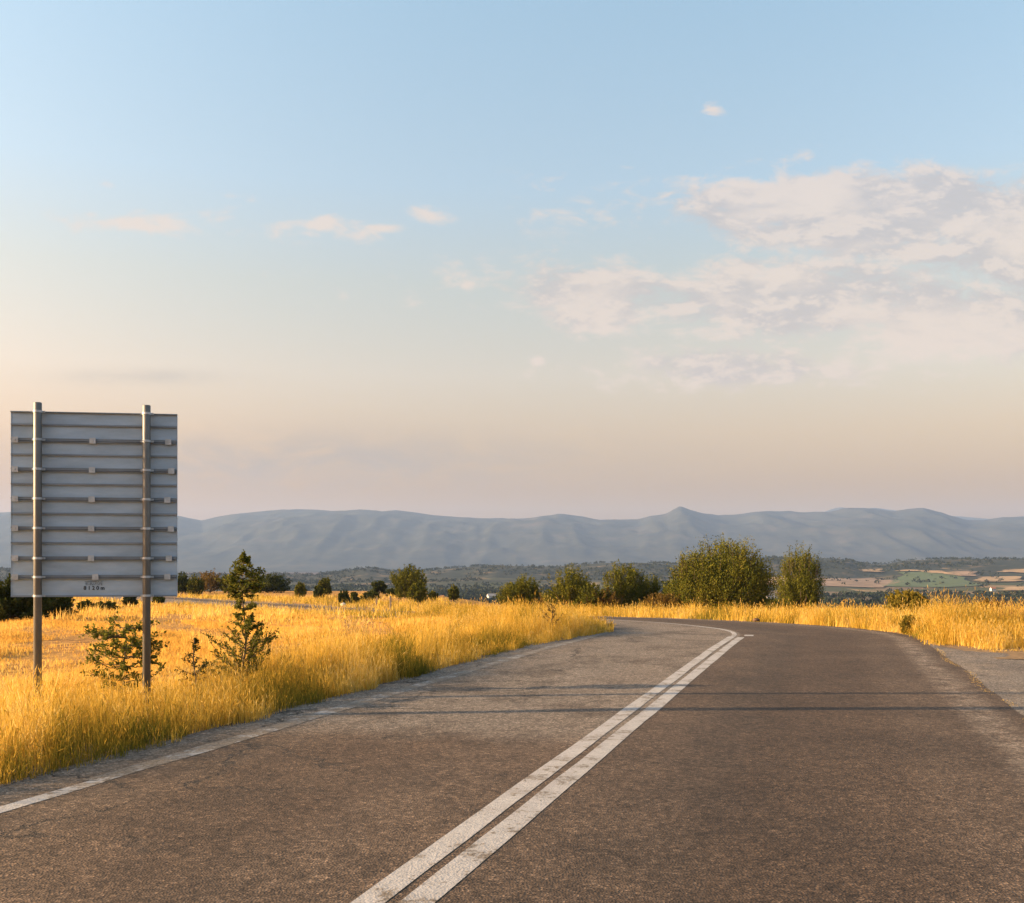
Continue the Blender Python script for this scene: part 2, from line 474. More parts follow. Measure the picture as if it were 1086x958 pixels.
# ------------------------------------------------------------------ road, apron and markings
def strip(name, o0, o1, s0, s1, lift, mat, nlat=2, wob=0, zfun=None, attrs=False, seed=0):
    """a ribbon of the road between two lateral offsets, from row s0 to s1 of CL"""
    C = CL[s0:s1]
    n = len(C)
    lats = np.linspace(0, 1, nlat)
    Vs, la, al = [], [], []
    s = np.arange(n)*.25
    w0 = wob*(fbm(s/1.5+seed, np.full(n, seed+.5), 3)-.5)*2
    w1 = wob*(fbm(s/1.5+seed+40, np.full(n, seed+7.5), 3)-.5)*2
    a0 = np.broadcast_to(o0, (n,)) + w0; a1 = np.broadcast_to(o1, (n,)) + w1
    for f in lats:
        o = a0*(1-f)+a1*f
        x = C[:, 0]+np.cos(C[:, 2])*o; y = C[:, 1]-np.sin(C[:, 2])*o
        z = zlong(y)+lift - .006*np.abs(o)
        Vs.append(np.c_[x, y, z]); la.append(o); al.append(C[:, 1]-0*o - 4.0)
    V = np.stack(Vs, 1).reshape(-1, 3)
    i, j = np.meshgrid(np.arange(n-1), np.arange(nlat-1), indexing='ij'); i = i.ravel(); j = j.ravel()
    Q = np.c_[i*nlat+j, i*nlat+j+1, (i+1)*nlat+j+1, (i+1)*nlat+j]
    o = mesh_np(name, V, [Q], [mat], smooth=True)
    if attrs:
        a = o.data.attributes.new('lat', 'FLOAT', 'POINT'); a.data.foreach_set('value', np.stack(la, 1).ravel().astype(np.float32))
        a = o.data.attributes.new('along', 'FLOAT', 'POINT'); a.data.foreach_set('value', np.stack(al, 1).ravel().astype(np.float32))
    return tag(o, kind='structure')
NCL = len(CL)
road = strip('road', -3.62, 3.68, 40, NCL,   .026, M['asphalt'], nlat=25, wob=.05, attrs=True)
def row(y): return int(np.abs(CL[:, 1]-y).argmin())
strip('centre_line', -.207, -.062, 60, row(22.4), .0285, M['paint'], wob=.012, seed=3)
strip('centre_line', .002, .150, 60, row(22.0), .0285, M['paint'], wob=.012, seed=4)
strip('centre_line', -.165, -.06, row(22.4)-1, row(120), .0290, M['paint'], wob=.01, seed=9)
strip('centre_line', .11, .30, row(22.35), row(22.95), .0290, M['paint'], wob=.01, seed=5)
strip('edge_line', -3.10, -2.97, 60, row(6.5), .0285, M['paint'], wob=.015, seed=5)
strip('edge_line', -3.16, -2.97, row(6.5)-1, row(120), .0285, M['worn_paint'], wob=.03, seed=6)

def verge_strip(o0, o1, s0, s1):
    C = CL[s0:s1]; n = len(C); m = 9
    V = []
    for f in np.linspace(0, 1, m):
        o = o0+(o1-o0)*f
        x = C[:, 0]+np.cos(C[:, 2])*o; y = C[:, 1]-np.sin(C[:, 2])*o
        z = ground_z(x, y)-.004+.035*(fbm(x*1.7, y*1.7, 3)-.5)*min(1, f*4) - (.09*max(0, f-.75)/.25)
        V.append(np.c_[x, y, z])
    V = np.stack(V, 1).reshape(-1, 3)
    i, j = np.meshgrid(np.arange(n-1), np.arange(m-1), indexing='ij'); i = i.ravel(); j = j.ravel()
    Q = np.c_[i*m+j, i*m+j+1, (i+1)*m+j+1, (i+1)*m+j]
    if o1 < o0: Q = Q[:, ::-1]
    return tag(mesh_np('verge', V, [Q], [M['earth']], smooth=True), kind='structure')
verge_strip(-3.5, -6.2, 40, NCL)
verge_strip(3.55, 6.2, row(17.9), NCL)

# apron of older asphalt to the right (a side road opens there), one polygon grid
def apron():
    ys = np.arange(-28, 21.6, .4)
    V = []; nl = 24
    for y in ys:
        k = np.abs(CL[:, 1]-y).argmin()
        x0 = None
        xs = CL[k, 0]+3.64/math.cos(CL[k, 2])
        # far border: rounds from the road edge out to a line across the view
        xe = 40.0 if y < 17.2 else max(xs+.05, 8.9+ (40-8.9)*max(0, (18.3-y)/1.1)**1.6) if y < 18.3 else max(xs+.04, 8.9-(y-18.3)*.05)
        f = np.linspace(0, 1, nl)**1.6
        x = xs+(xe-xs)*f
        V.append(np.c_[x, np.full(nl, y), zlong(np.full(nl, y))+.004-.010*np.clip(x-xs, 0, 3)])
    n = len(ys)
    V = np.array(V).reshape(-1, 3)
    i, j = np.meshgrid(np.arange(n-1), np.arange(nl-1), indexing='ij'); i = i.ravel(); j = j.ravel()
    Q = np.c_[i*nl+j, i*nl+j+1, (i+1)*nl+j+1, (i+1)*nl+j]
    return tag(mesh_np('pavement', V, [Q], [M['apron']], smooth=True), kind='structure')
apron()
def corner_verge():
    ys = np.concatenate([np.arange(16.6, 19.4, .2), [19.8, 20.4, 21.0]]); xs = np.linspace(8.0, 46, 60)
    Y, X = np.meshgrid(ys, xs, indexing='ij')
    z = zlong(Y)-.040+.012*(fbm(X*1.5, Y*1.5, 3)-.5) + .045*sstep(17.6, 18.6, Y) - .10*sstep(19.6, 21.0, Y)
    z = z + .0*X
    V = np.stack([X, Y, z], 2).reshape(-1, 3); n, m = X.shape
    i, j = np.meshgrid(np.arange(n-1), np.arange(m-1), indexing='ij'); i = i.ravel(); j = j.ravel()
    Q = np.c_[i*m+j, i*m+j+1, (i+1)*m+j+1, (i+1)*m+j]
    tag(mesh_np('verge', V, [Q], [M['earth']], smooth=True), kind='structure')
corner_verge()

# ------------------------------------------------------------------ plants: blades
def blades(P, h, w, az, lean, tint, segs=3, heads=0.0, hw=.006, hl=.09):
    """curved tapering grass blades, all at once; heads: share that carries a seed head"""
    n = len(P)
    wd = rng.uniform(0, 2*np.pi, n)
    wx, wy = np.cos(wd), np.sin(wd)
    lx, ly = np.cos(az), np.sin(az)
    L = []
    for k in range(segs+1):
        t = k/segs
        up = h*t*(1-.28*lean*t); out = h*lean*t**1.9*.9
        c = np.c_[P[:, 0]+lx*out, P[:, 1]+ly*out, P[:, 2]+up]
        hwid = w*.5*(1-t)**.6
        if k < segs:
            L.append(c-np.c_[wx*hwid, wy*hwid, 0*hwid]); L.append(c+np.c_[wx*hwid, wy*hwid, 0*hwid])
        else: L.append(c)
    m = 2*segs+1
    V = np.stack(L, 1).reshape(-1, 3)
    b = (np.arange(n)*m)[:, None]
    Q = np.vstack([b+np.array([[2*k, 2*k+1, 2*k+3, 2*k+2]]) for k in range(segs-1)]) if segs > 1 else np.zeros((0, 4), int)
    T = b+np.array([[2*segs-2, 2*segs-1, 2*segs]])
    tt = np.repeat(tint, m)
    if heads > 0:
        s = rng.random(n) < heads
        tip = L[-1][s]; prev = (L[-3][s]+L[-2][s])/2
        d = tip-prev; d /= np.linalg.norm(d, axis=1)[:, None]+1e-9
        k = len(tip); hl_ = hl*rng.uniform(.6, 1.3, k)
        sx = np.c_[wx[s], wy[s], np.zeros(k)]; sy = np.cross(d, sx)
        a = tip-d*(hl_*.3)[:, None]; e = tip+d*(hl_*.7)[:, None]; mid = tip+d*(hl_*.1)[:, None]
        hv = np.stack([a, mid+sx*hw, e, mid-sx*hw, mid+sy*hw, mid-sy*hw], 1).reshape(-1, 3)
        hb = (np.arange(k)*6)[:, None]+len(V)
        Q = np.vstack([Q, hb+np.array([[0, 1, 2, 3]]), hb+np.array([[0, 4, 2, 5]])])
        V = np.vstack([V, hv]); tt = np.concatenate([tt, np.repeat(np.clip(tint[s]+.15, 0, 1), 6)])
    return V, Q, T, tt
def join(parts):
    Vs, Qs, Ts, ts = [], [], [], []; n = 0
    for V, Q, T, tt in parts:
        Vs.append(V); Qs.append(Q+n); Ts.append(T+n); ts.append(tt); n += len(V)
    return np.vstack(Vs), np.vstack(Qs), np.vstack(Ts), np.concatenate(ts)
def grass_obj(name, parts, mat, label=None):
    V, Q, T, tt = join(parts)
    o = mesh_np(name, V, [Q, T], [mat], tint=tt)
    tag(o, label, 'grass', kind='stuff')
    return o

def along_road(n, y0, y1, o_lo, o_hi, power=1.0, bias_y=1.0):
    """random ground points in a band beside the road"""
    k0, k1 = row(y0), row(y1)
    k = (k0+(k1-k0)*rng.random(n)**bias_y).astype(int)
    o = o_lo+(o_hi-o_lo)*rng.random(n)**power
    x = CL[k, 0]+np.cos(CL[k, 2])*o+rng.normal(0, .08, n); y = CL[k, 1]-np.sin(CL[k, 2])*o+rng.normal(0, .08, n)
    return x, y

def tufted(x, y, clump, spread):
    """pull points together into tufts"""
    n = len(x); c = max(1, n//clump)
    idx = rng.integers(0, c, n)
    return x[idx]+rng.normal(0, spread, n), y[idx]+rng.normal(0, spread, n), idx

# left verge ---------------------------------------------------------------
parts = []
def verge(n, y0, y1, o_lo, o_hi, hmin, hmax, w, heads, clump=26, spread=.07, bias=1.0, power=1.0, segs=3, cut=None, tint0=.62):
    x, y = along_road(n, y0, y1, o_lo, o_hi, power, bias)
    x, y, idx = tufted(x, y, clump, spread)
    off = road_offset(x, y)
    eff = np.abs(off)+.85*np.exp(-((y-27.5)/4.5)**2)*(off < 0)      # the grass leans out over the inside of the bend
    keep = eff > 3.34+.34*fbm(x*1.3, y*1.3, 2)
    if cut is not None: keep &= cut(x, y)
    x, y, idx, off, eff = x[keep], y[keep], idx[keep], off[keep], eff[keep]
    n = len(x)
    pt = fbm(x/2.2+9, y/2.2+3, 3); pc = fbm(x/.9+2, y/.9+13, 2)
    ch = rng.uniform(.45, 1.25, idx.max()+1)[idx]
    h = (hmin+(hmax-hmin)*np.clip(.5+(pt-.5)*1.9, 0, 1.15))*ch*rng.uniform(.55, 1.15, n)*(.42+.58*sstep(3.35, 4.4, eff))*(1-.72*sstep(5.0, 6.8, np.abs(off))*(off < 0))
    ct = rng.normal(0, .16, idx.max()+1)[idx]
    tint = np.clip(tint0+ct+rng.normal(0, .11, n)+(pc-.5)*.5 - .50*sstep(.53, .68, fbm(x/1.6+50, y/1.6+20, 3)), 0, 1)
    a = rng.uniform(0, 2*np.pi, n)
    lean = np.clip(rng.gamma(2.2, .16, n), 0, 1.0)
    ww = w*rng.uniform(.6, 1.4, n)
    P = np.c_[x, y, ground_z(x, y, off)-.02]
    return blades(P, h, ww, a, lean, tint, segs, heads, hw=.38*w+.002, hl=.07+.03*(w > .01))
parts.append(verge(52000, 4.6, 13.5, -3.40, -7.0, .26, .86, .0060, .30, bias=.8))
parts.append(verge(34000, 12.5, 24, -3.20, -7.0, .28, .84, .0085, .30, bias=.8))
parts.append(verge(16000, 5, 24, -3.30, -4.5, .10, .32, .0065, .1))
parts.append(verge(22000, 22, 44, -2.6, -7.2, .30, .78, .016, .3, clump=18, spread=.12))
parts.append(verge(9000, 44, 100, -3.75, -12, .35, .75, .034, .2, clump=10, spread=.3))
grass_obj('grass', parts, M['grass'])

# far and right verges -----------------------------------------------------
parts = []
parts.append(verge(26000, 20.8, 32, 3.8, 9, .22, .66, .014, .3, clump=18, spread=.12, power=1.3))
parts.append(verge(20000, 32, 75, 3.8, 12, .24, .70, .026, .3, clump=14, spread=.22, power=1.2))
parts.append(verge(5000, 75, 130, 3.8, 14, .4, .8, .045, .2, clump=8, spread=.4))
def patch(n, x0, x1, y0, y1, hmin, hmax, w, heads, clump, spread, tint0, cut=None, segs=3, lean_k=.16):
    x = rng.uniform(x0, x1, n); y = y0+(y1-y0)*rng.random(n)**1.15
    x, y, idx = tufted(x, y, clump, spread)
    off = road_offset(x, y)
    k = np.abs(off) > 3.85
    if cut is not None: k &= cut(x, y)
    x, y, idx, off = x[k], y[k], idx[k], off[k]; n = len(x)
    pt = fbm(x/1.8+5, y/1.8+33, 3)
    h = (hmin+(hmax-hmin)*np.clip(.5+(pt-.5)*2.2, -.15, 1.2))*rng.uniform(.5, 1.25, idx.max()+1)[idx]*rng.uniform(.6, 1.1, n)
    tint = np.clip(tint0-.38*sstep(.50, .68, fbm(x/1.5+21, y/1.5+5, 3))+rng.normal(0, .14, idx.max()+1)[idx]+rng.normal(0, .1, n)+(fbm(x/1.1, y/1.1+70, 2)-.5)*.5, 0, 1)
    P = np.c_[x, y, ground_z(x, y, off)-.02]
    return blades(P, h, w*rng.uniform(.6, 1.4, n), rng.uniform(0, 6.28, n), np.clip(rng.gamma(2.2, lean_k, n), 0, 1), tint, segs, heads, hw=.36*w+.002, hl=.09)
right_cut = lambda x, y: y > 18.2+.35*(fbm(x*.9, y*.9, 2)-.5)*2 + .9*np.exp(-((x-9.6)/1.1)**2)
parts.append(patch(46000, 8.6, 17, 18, 24, .34, .90, .0105, .45, 22, .10, .62, right_cut))
parts.append(patch(16000, 8.6, 26, 24, 40, .32, .75, .020, .4, 16, .18, .6, right_cut))
parts.append(patch(5000, 8.4, 17, 17.8, 19.2, .10, .30, .009, .05, 20, .08, .66, lambda x, y: y > 18.0))
grass_obj('grass', parts, M['grass'])
o = grass_obj('weeds', [patch(15000, 10.2, 17, 18.7, 23, .4, .9, .010, .6, 16, .10, .5, right_cut),
                        patch(3000, 14, 26, 23, 34, .45, .9, .018, .5, 12, .16, .45)], M['russet'])

# tufts in the seam between road and apron
k = rng.integers(row(8.6), row(21.3), 3400)
s_off = 3.66+.05*np.sin(CL[k, 1]*1.7)+rng.normal(0, .012, len(k))
x = CL[k, 0]+np.cos(CL[k, 2])*s_off; y = CL[k, 1]-np.sin(CL[k, 2])*s_off+rng.uniform(-.15, .15, len(k))
kp = fbm(y*1.4, y*0+3, 3) > .44
x, y = x[kp], y[kp]; n = len(x)
grass_obj('grass', [blades(np.c_[x, y, zlong(y)-.01], rng.uniform(.010, .032, n), np.full(n, .006), rng.uniform(0, 6.28, n), rng.uniform(.2, 1, n), rng.uniform(.5, .95, n), 2)], M['grass'])

# stubble field ------------------------------------------------------------
def stubble(n, d0, d1, w, h0, h1, clump, spread, segs=2, umin=-.62, umax=.30):
    d = np.sqrt(d0*d0+(d1*d1-d0*d0)*rng.random(n)); u = umin+(umax-umin)*rng.random(n)
    x, y = u*d, d
    x, y, idx = tufted(x, y, clump, spread)
    off = road_offset(x, y)
    # curved sowing rows with bare soil between
    rowc = np.sin((np.hypot(x+60, y*1.15-10)+1.2*fbm(x/9, y/9, 2))*2*np.pi/4.2)
    dens = .70+.45*rowc
    bare = fbm(x/5+30, y/7+12, 3)
    furrow = np.abs(np.sin((np.hypot(x+70, (y-22)*.8)+3.0*fbm(x/11+9, y/11, 2))*np.pi/7.5))
    tufts = sstep(.55, .70, fbm(x/1.5+60, y/2.6+11, 3))
    k = (off < -5.6-1.6*fbm(x/3, y/3, 2)) & ((furrow > .22+.30*fbm(x/2.5, y/2.5, 2)) | (rng.random(n) < .07)) & (rng.random(n) < np.clip(dens, .12, 1)) & (rng.random(n) < sstep(.15, .36, bare)+.42)
    x, y, idx, off, rowc, tufts = x[k], y[k], idx[k], off[k], rowc[k], tufts[k]; n = len(x)
    hh = (h0+(h1-h0)*fbm(x/4, y/4, 3))*rng.uniform(.6, 1.2, n)*(.75+.3*rowc)*(1+1.1*tufts)
    tint = np.clip(.50+.25*tufts+.30*(fbm(x/6+4, y/6, 3)-.5)*2+rng.normal(0, .13, n), 0, 1)
    P = np.c_[x, y, ground_z(x, y, off)-.02]
    return blades(P, hh, w*rng.uniform(.6, 1.4, n), rng.uniform(0, 6.28, n), np.clip(rng.gamma(2, .2, n), 0, 1), tint, segs)
parts = [stubble(150000, 8, 20, .010, .05, .24, 12, .05), stubble(150000, 19, 40, .020, .07, .28, 10, .10),
         stubble(80000, 38, 80, .042, .10, .36, 10, .24), stubble(36000, 78, 165, .085, .2, .42, 8, .6)]
o = grass_obj('stubble', parts, M['stubble'])
# pale ungrazed grass strips that break up the far field
o = grass_obj('grass', [patch(5000, -45, 4, 60, 74, .3, .6, .05, .2, 10, .4, .75, lambda x, y: (road_offset(x, y) < -5) & (fbm(x/6, y/3, 3) > .45)),
                        patch(7000, -75, -6, 88, 140, .3, .7, .08, .2, 10, .6, .7, lambda x, y: (np.abs(road_offset(x, y)) > 5) & (fbm(x/9+40, y/6, 3) > .45))], M['grass'])

# ------------------------------------------------------------------ plants: trees and shrubs
def leaf_quads(C, D, size, tint, r):
    """folded diamond leaves at C pointing along D"""
    n = len(C)
    D = D/(np.linalg.norm(D, axis=1)[:, None]+1e-9)
    X = r.normal(size=(n, 3)); S = np.cross(D, X); S /= np.linalg.norm(S, axis=1)[:, None]+1e-9
    N = np.cross(D, S)
    L = (size*r.uniform(.6, 1.4, n))[:, None]; W = L*.33
    V = np.stack([C, C+D*L*.5+S*W+N*W*.35, C+D*L, C+D*L*.5-S*W+N*W*.35], 1).reshape(-1, 3)
    Q = (np.arange(n)*4)[:, None]+np.array([[0, 1, 2, 3]])
    return V, Q, np.repeat(tint, 4)

def curve(a, b, lift, m=5, r=None, jit=0):
    t = np.linspace(0, 1, m)[:, None]
    P = a*(1-t)+b*t + np.array([0, 0, 1.])*(lift*4*t*(1-t))
    if jit: P[1:-1] += r.normal(0, jit, (m-2, 3))
    return P

def bush(name, label, cat, loc, h, w, seed, mat='leaf', group=None, leaf=.10, shoots=260, per=26, fan=.6, trunk_h=.10, lobes=None, up=.55, stem=None, depth=None):
    """tree or shrub: limbs fan out of a short trunk, leafy shoots run along them to an uneven outline"""
    leaf *= .62; per = int(per*2.1)
    r = np.random.default_rng(seed)
    root = empty(name, loc, r.uniform(0, 6.28) if lobes is None else 0)
    tag(root, label, cat, group)
    dpt = depth or w
    lobes = lobes or [(0, 0, 1.0, 1.0)]       # (dx, dz share, width share, height share)
    tb = MB(); base = np.array([0, 0, 0.0]); th = trunk_h*h
    tr = max(.03, .030*h)
    tb.tube([base+(0, 0, -.25), (0, 0, th*.5), (r.normal(0, .03)*h, r.normal(0, .03)*h, th)], [tr*1.3, tr*1.05, tr*.9], 7)
    LV, LQ, LT = [], [], []; nv = 0
    for (dx, dz, ws, hs) in lobes:
        cx = dx*w; cz0 = dz*h; hh = h*hs-0; ww = w*ws/2; dd = dpt*ws/2
        ns = max(12, int(shoots*ws*hs))
        for q in range(ns):
            a = r.uniform(0, 2*np.pi); ce = r.uniform(-.25, 1.0)
            se = math.sqrt(max(0, 1-ce*ce)) if ce > 0 else 1.0
            rad = r.uniform(.80, 1.0) if r.random() < .75 else r.uniform(.35, .8)
            bump_ = .66+.68*vnoise(a*1.9+seed, ce*2.9+seed*.37)
            if vnoise(a*2.6+seed*1.7, ce*3.7+seed*.71) < .20: continue
            e = np.array([cx+math.cos(a)*se*ww*rad*bump_, math.sin(a)*se*dd*rad*bump_, cz0+hh*(.40+.60*ce*rad*min(1.08, bump_+.05)) if ce > 0 else cz0+hh*(.40+ce*1.1)])
            e[2] = max(e[2], .06*h)
            k = r.uniform(.30, .62)
            s0 = np.array([cx*.6, 0, th]) + (e-np.array([cx*.6, 0, th]))*k
            s0[2] = max(th*.5, s0[2]-.12*h*up)
            e2 = e+np.array([0, 0, r.uniform(0, .10 if ce < .35 else .17)*h*up])
            P = curve(s0, e2, -.05*h*up, 6, r, .008*h)
            if q < max(9, ns//12):
                tb.tube(np.vstack([curve(np.array([0, 0, th*.9]), s0, -.04*h, 4, r, .015*h), P[1:4]]), np.linspace(tr*.62, tr*.12, 7), 5, False)
            t = r.beta(1.6, 1.1, per)*.98
            f = t*5; ii = np.minimum(f.astype(int), 4); ff = (f-ii)[:, None]
            C = P[ii]*(1-ff)+P[ii+1]*ff + r.normal(0, .022*h+.012*w, (per, 3))*(1-.55*t[:, None])
            D = (P[ii+1]-P[ii])*1.0; D /= np.linalg.norm(D, axis=1)[:, None]+1e-9
            D = D+r.normal(0, .75, (per, 3))+np.array([0, 0, .25*up])
            tint = np.clip(.45+r.normal(0, .12)+r.normal(0, .09, per)+.25*(vnoise(e[0]/w*4+seed, e[2]/h*4+seed)-.5), 0, 1)
            V, Q, tt = leaf_quads(C, D, leaf, tint, r)
            LV.append(V); LQ.append(Q+nv); LT.append(tt); nv += len(V)
    if up >= .9:                                  # long bare-tipped whips that stand out of the outline
        for q in range(int(shoots*.16)):
            dx, dz, ws, hs = lobes[r.integers(0, len(lobes))]
            a = r.uniform(0, 6.28); rr_ = math.sqrt(r.random())*.80
            top = dz*h+h*hs*(.40+.60*math.sqrt(max(0, 1-rr_*rr_)))*.93
            b0 = np.array([dx*w+math.cos(a)*rr_*w*ws/2, math.sin(a)*rr_*dpt*ws/2, top-.16*h])
            e0 = b0+np.array([math.cos(a)*.05*w*rr_+r.normal(0, .02)*w, math.sin(a)*.05*w*rr_, h*r.uniform(.16, .30)*(1-.3*rr_)])
            tb.tube(np.array([b0, (b0+e0)/2+r.normal(0, .01*h, 3), e0]), np.array([.010, .007, .003])*h*.5, 3, False)
            k = 26; f = r.random(k)[:, None]**.8*.96
            C = b0+(e0-b0)*f+r.normal(0, .008*h, (k, 3))
            V, Q, tt = leaf_quads(C, np.tile((e0-b0)/h, (k, 1))+r.normal(0, .12, (k, 3)), leaf*.9, np.clip(r.normal(.55, .16, k), 0, 1), r)
            LV.append(V); LQ.append(Q+nv); LT.append(tt); nv += len(V)
    tb.build('trunk' if cat == 'tree' else 'stem', M['bark'], root, True)
    mesh_np('crown' if cat == 'tree' else 'foliage', np.vstack(LV), [np.vstack(LQ)], [M[mat]], root, np.concatenate(LT))
    return root

def place(px, base, top, wpx, dfix=None):
    """ground point, height and width of something seen at photograph columns and rows"""
    if dfix is None:
        x, y, z = hit(px, base)
        if y > 260: y = 188.0; x = (px-CX)/F*y; z = gz(x, y)
    else:
        y = dfix; x = (px-CX)/F*y; z = gz(x, y)
    hgt = CAMZ+(CY-top)/F*y - z
    return (x, y, z), hgt, wpx/F*y

TREES = 'trees and bushes along the edge of the field'
BEND = 'trees and bushes beyond the bend in the road'
# (name, label, category, px, base row, top row, width px, material, options, group)
spec = [
 ('bush', 'tall dark green bush at the field edge, cut by the left edge of the view', 'bush', 12, 659, 611, 66, 'dark_leaf', dict(leaf=.17, shoots=330), TREES),
 ('bush', 'dark green bush under the lower left corner of the sign, between its two poles', 'bush', 55, 656, 627, 46, 'dark_leaf', dict(leaf=.16, shoots=230), TREES),
 ('bush', 'low dark bush in the hedge line below the sign, nearest its printed mark', 'bush', 92, 649, 636, 17, 'dark_leaf', dict(leaf=.16, shoots=120), TREES),
 ('bush', 'flat dark bush in the hedge line below the sign, wider than it is tall', 'bush', 110, 648, 638, 30, 'dark_leaf', dict(leaf=.16, shoots=140), TREES),
 ('small_tree', 'small dark tree seen under the sign just left of the right pole', 'tree', 138, 643, 628, 15, 'dark_leaf', dict(leaf=.22, shoots=110, trunk_h=.25), TREES),
 ('bush', 'small olive bush under the sign just right of the right pole', 'bush', 168, 640, 631, 12, 'leaf', dict(leaf=.22, shoots=80), TREES),
 ('bush', 'rounded dark bush touching the right edge of the sign', 'bush', 193, 630, 607, 19, 'dark_leaf', dict(leaf=.34, shoots=130), TREES),
 ('bush', 'squat green bush on the rise between the sign and the sapling', 'bush', 207, 633, 611, 19, 'leaf', dict(leaf=.30, shoots=120), TREES),
 ('sparse_tree', 'sparse brownish tree on the rise left of the sapling top', 'tree', 223, 629, 604, 30, 'dry_leaf', dict(leaf=.30, shoots=130, per=18), TREES),
 ('bush', 'green bush half hidden behind the left side of the tall sapling', 'bush', 243, 629, 609, 22, 'leaf', dict(leaf=.32, shoots=120), TREES),
 ('bush', 'wide dark bush directly right of the tall sapling, low on its right side', 'bush', 284, 629, 608, 46, 'dark_leaf', dict(leaf=.34, shoots=240), TREES),
 ('bush', 'small tan bush on the stubble rise, first to the right of the wide dark bush', 'bush', 318, 635, 618, 14, 'leaf', dict(leaf=.26, shoots=90, up=.9), TREES),
 ('bush', 'little dark bush standing in front of a paler upright tree on the rise', 'bush', 338, 636, 621, 12, 'dark_leaf', dict(leaf=.24, shoots=90), TREES),
 ('small_tree', 'pale olive upright tree behind a little dark bush on the rise', 'tree', 344, 632, 612, 17, 'leaf', dict(leaf=.30, shoots=100, trunk_h=.2), TREES),
 ('bush', 'dark round bush beside the distant road with a white stone at its foot', 'bush', 365, 642, 626, 15, 'dark_leaf', dict(leaf=.18, shoots=120), TREES),
 ('bush', 'tiny conical bush beside the dark round bush by the white stone', 'bush', 376, 640, 628, 9, 'dark_leaf', dict(leaf=.18, shoots=70, up=.9), TREES),
 ('bush', 'wide low bush on the distant roadside left of the slim post', 'bush', 394, 639, 626, 20, 'dark_leaf', dict(leaf=.20, shoots=110), TREES),
 ('small_tree', 'small umbrella shaped tree on a bare thin trunk behind the low bushes', 'tree', 402, 632, 615, 16, 'dark_leaf', dict(leaf=.32, shoots=90, trunk_h=.42), TREES),
 ('bush', 'low dark bush at the left foot of the large round field tree', 'bush', 418, 633, 624, 17, 'dark_leaf', dict(leaf=.30, shoots=80), TREES),
 ('round_tree', 'large round green tree standing alone in the field left of the road', 'tree', 434, 637, 599, 40, 'leaf', dict(leaf=.26, shoots=330, trunk_h=.14), TREES),
 ('bush', 'bright olive bush growing at the right foot of the large round field tree', 'bush', 443, 640, 616, 21, 'leaf', dict(leaf=.22, shoots=150, up=.8), TREES),
 ('bush', 'tiny green bush just right of the large round field tree', 'bush', 459, 637, 627, 10, 'leaf', dict(leaf=.24, shoots=60), TREES),
 ('small_tree', 'small single tree standing alone midway between the round tree and the roadside clump', 'tree', 481, 638, 620, 12, 'leaf', dict(leaf=.24, shoots=90, trunk_h=.3), TREES),
 ('tree', 'broad dark green tree at the left end of the roadside clump', 'tree', 551, 644, 608, 52, 'leaf', dict(leaf=.17, shoots=380, lobes=[(-.14, 0, .75, .78), (.14, 0, .7, 1.0)]), BEND),
 ('bush', 'low reddish brown bush between the two left trees of the roadside clump', 'bush', 583, 646, 629, 34, 'dry_leaf', dict(leaf=.15, shoots=170), BEND),
 ('tree', 'upright green tree, second from the left in the roadside clump', 'tree', 604, 647, 599, 54, 'leaf', dict(leaf=.17, shoots=430, lobes=[(0, 0, .9, 1.0), (.30, 0, .4, .72)]), BEND),
 ('bush', 'low brown scrubby bush filling the gap behind the tip of the verge grass', 'bush', 640, 648, 624, 44, 'dry_leaf', dict(leaf=.15, shoots=200), BEND),
 ('tree', 'loose green tree with a spike of twigs on top, left of the biggest tree', 'tree', 661, 647, 597, 48, 'leaf', dict(leaf=.17, shoots=380, up=.9), BEND),
 ('bush', 'olive bush leaning against the right side of the spiky topped tree', 'bush', 689, 647, 608, 34, 'leaf', dict(leaf=.16, shoots=240), BEND),
 ('bush', 'low green bush at the left foot of the biggest tree', 'bush', 716, 648, 614, 34, 'leaf', dict(leaf=.16, shoots=220), BEND),
 ('big_tree', 'biggest tree, a wide domed crown of upright twigs beside the bend', 'tree', 763, 649, 571, 106, 'leaf', dict(leaf=.17, shoots=1150, per=27, up=.9, trunk_h=.07, lobes=[(.04, 0, .86, 1.0), (-.24, 0, .55, .80), (.27, 0, .5, .70)]), BEND),
 ('upright_tree', 'narrow columnar tree of upright twigs standing apart right of the biggest tree', 'tree', 850, 647, 583, 47, 'leaf', dict(leaf=.16, shoots=520, up=1.3, trunk_h=.06), BEND),
 ('bush', 'low olive scrub joining the upright tree to the brown scrub, just right of its foot', 'bush', 628, 648, 618, 34, 'leaf', dict(leaf=.15, shoots=170), BEND),
 ('bush', 'low olive scrub between the leaning bush and the biggest tree', 'bush', 705, 649, 628, 46, 'dry_leaf', dict(leaf=.14, shoots=170), BEND),
 ('bush', 'low dark scrub between the biggest tree and the columnar tree', 'bush', 822, 648, 634, 30, 'leaf', dict(leaf=.13, shoots=110), BEND),
 ('bush', 'yellow brown rounded shrub behind the tall grass right of the road', 'bush', 962, 653, 627, 44, 'yellow_leaf', dict(leaf=.10, shoots=260, up=.9, dfix=30), BEND),
 ('bush', 'russet shrub among the tall dry grass near the right edge of the view', 'bush', 1050, 660, 634, 30, 'dry_leaf', dict(leaf=.08, shoots=150, dfix=26), BEND),
 ('bush', 'squat olive weed bush at the asphalt corner right of the road', 'bush', 966, 669, 653, 22, 'yellow_leaf', dict(leaf=.055, shoots=110, up=1.2, dfix=23.6), BEND),
 ('bush', 'little olive weed bush in the dry verge below the columnar tree', 'bush', 863, 664, 657, 12, 'yellow_leaf', dict(leaf=.05, shoots=70, dfix=31), BEND),
]
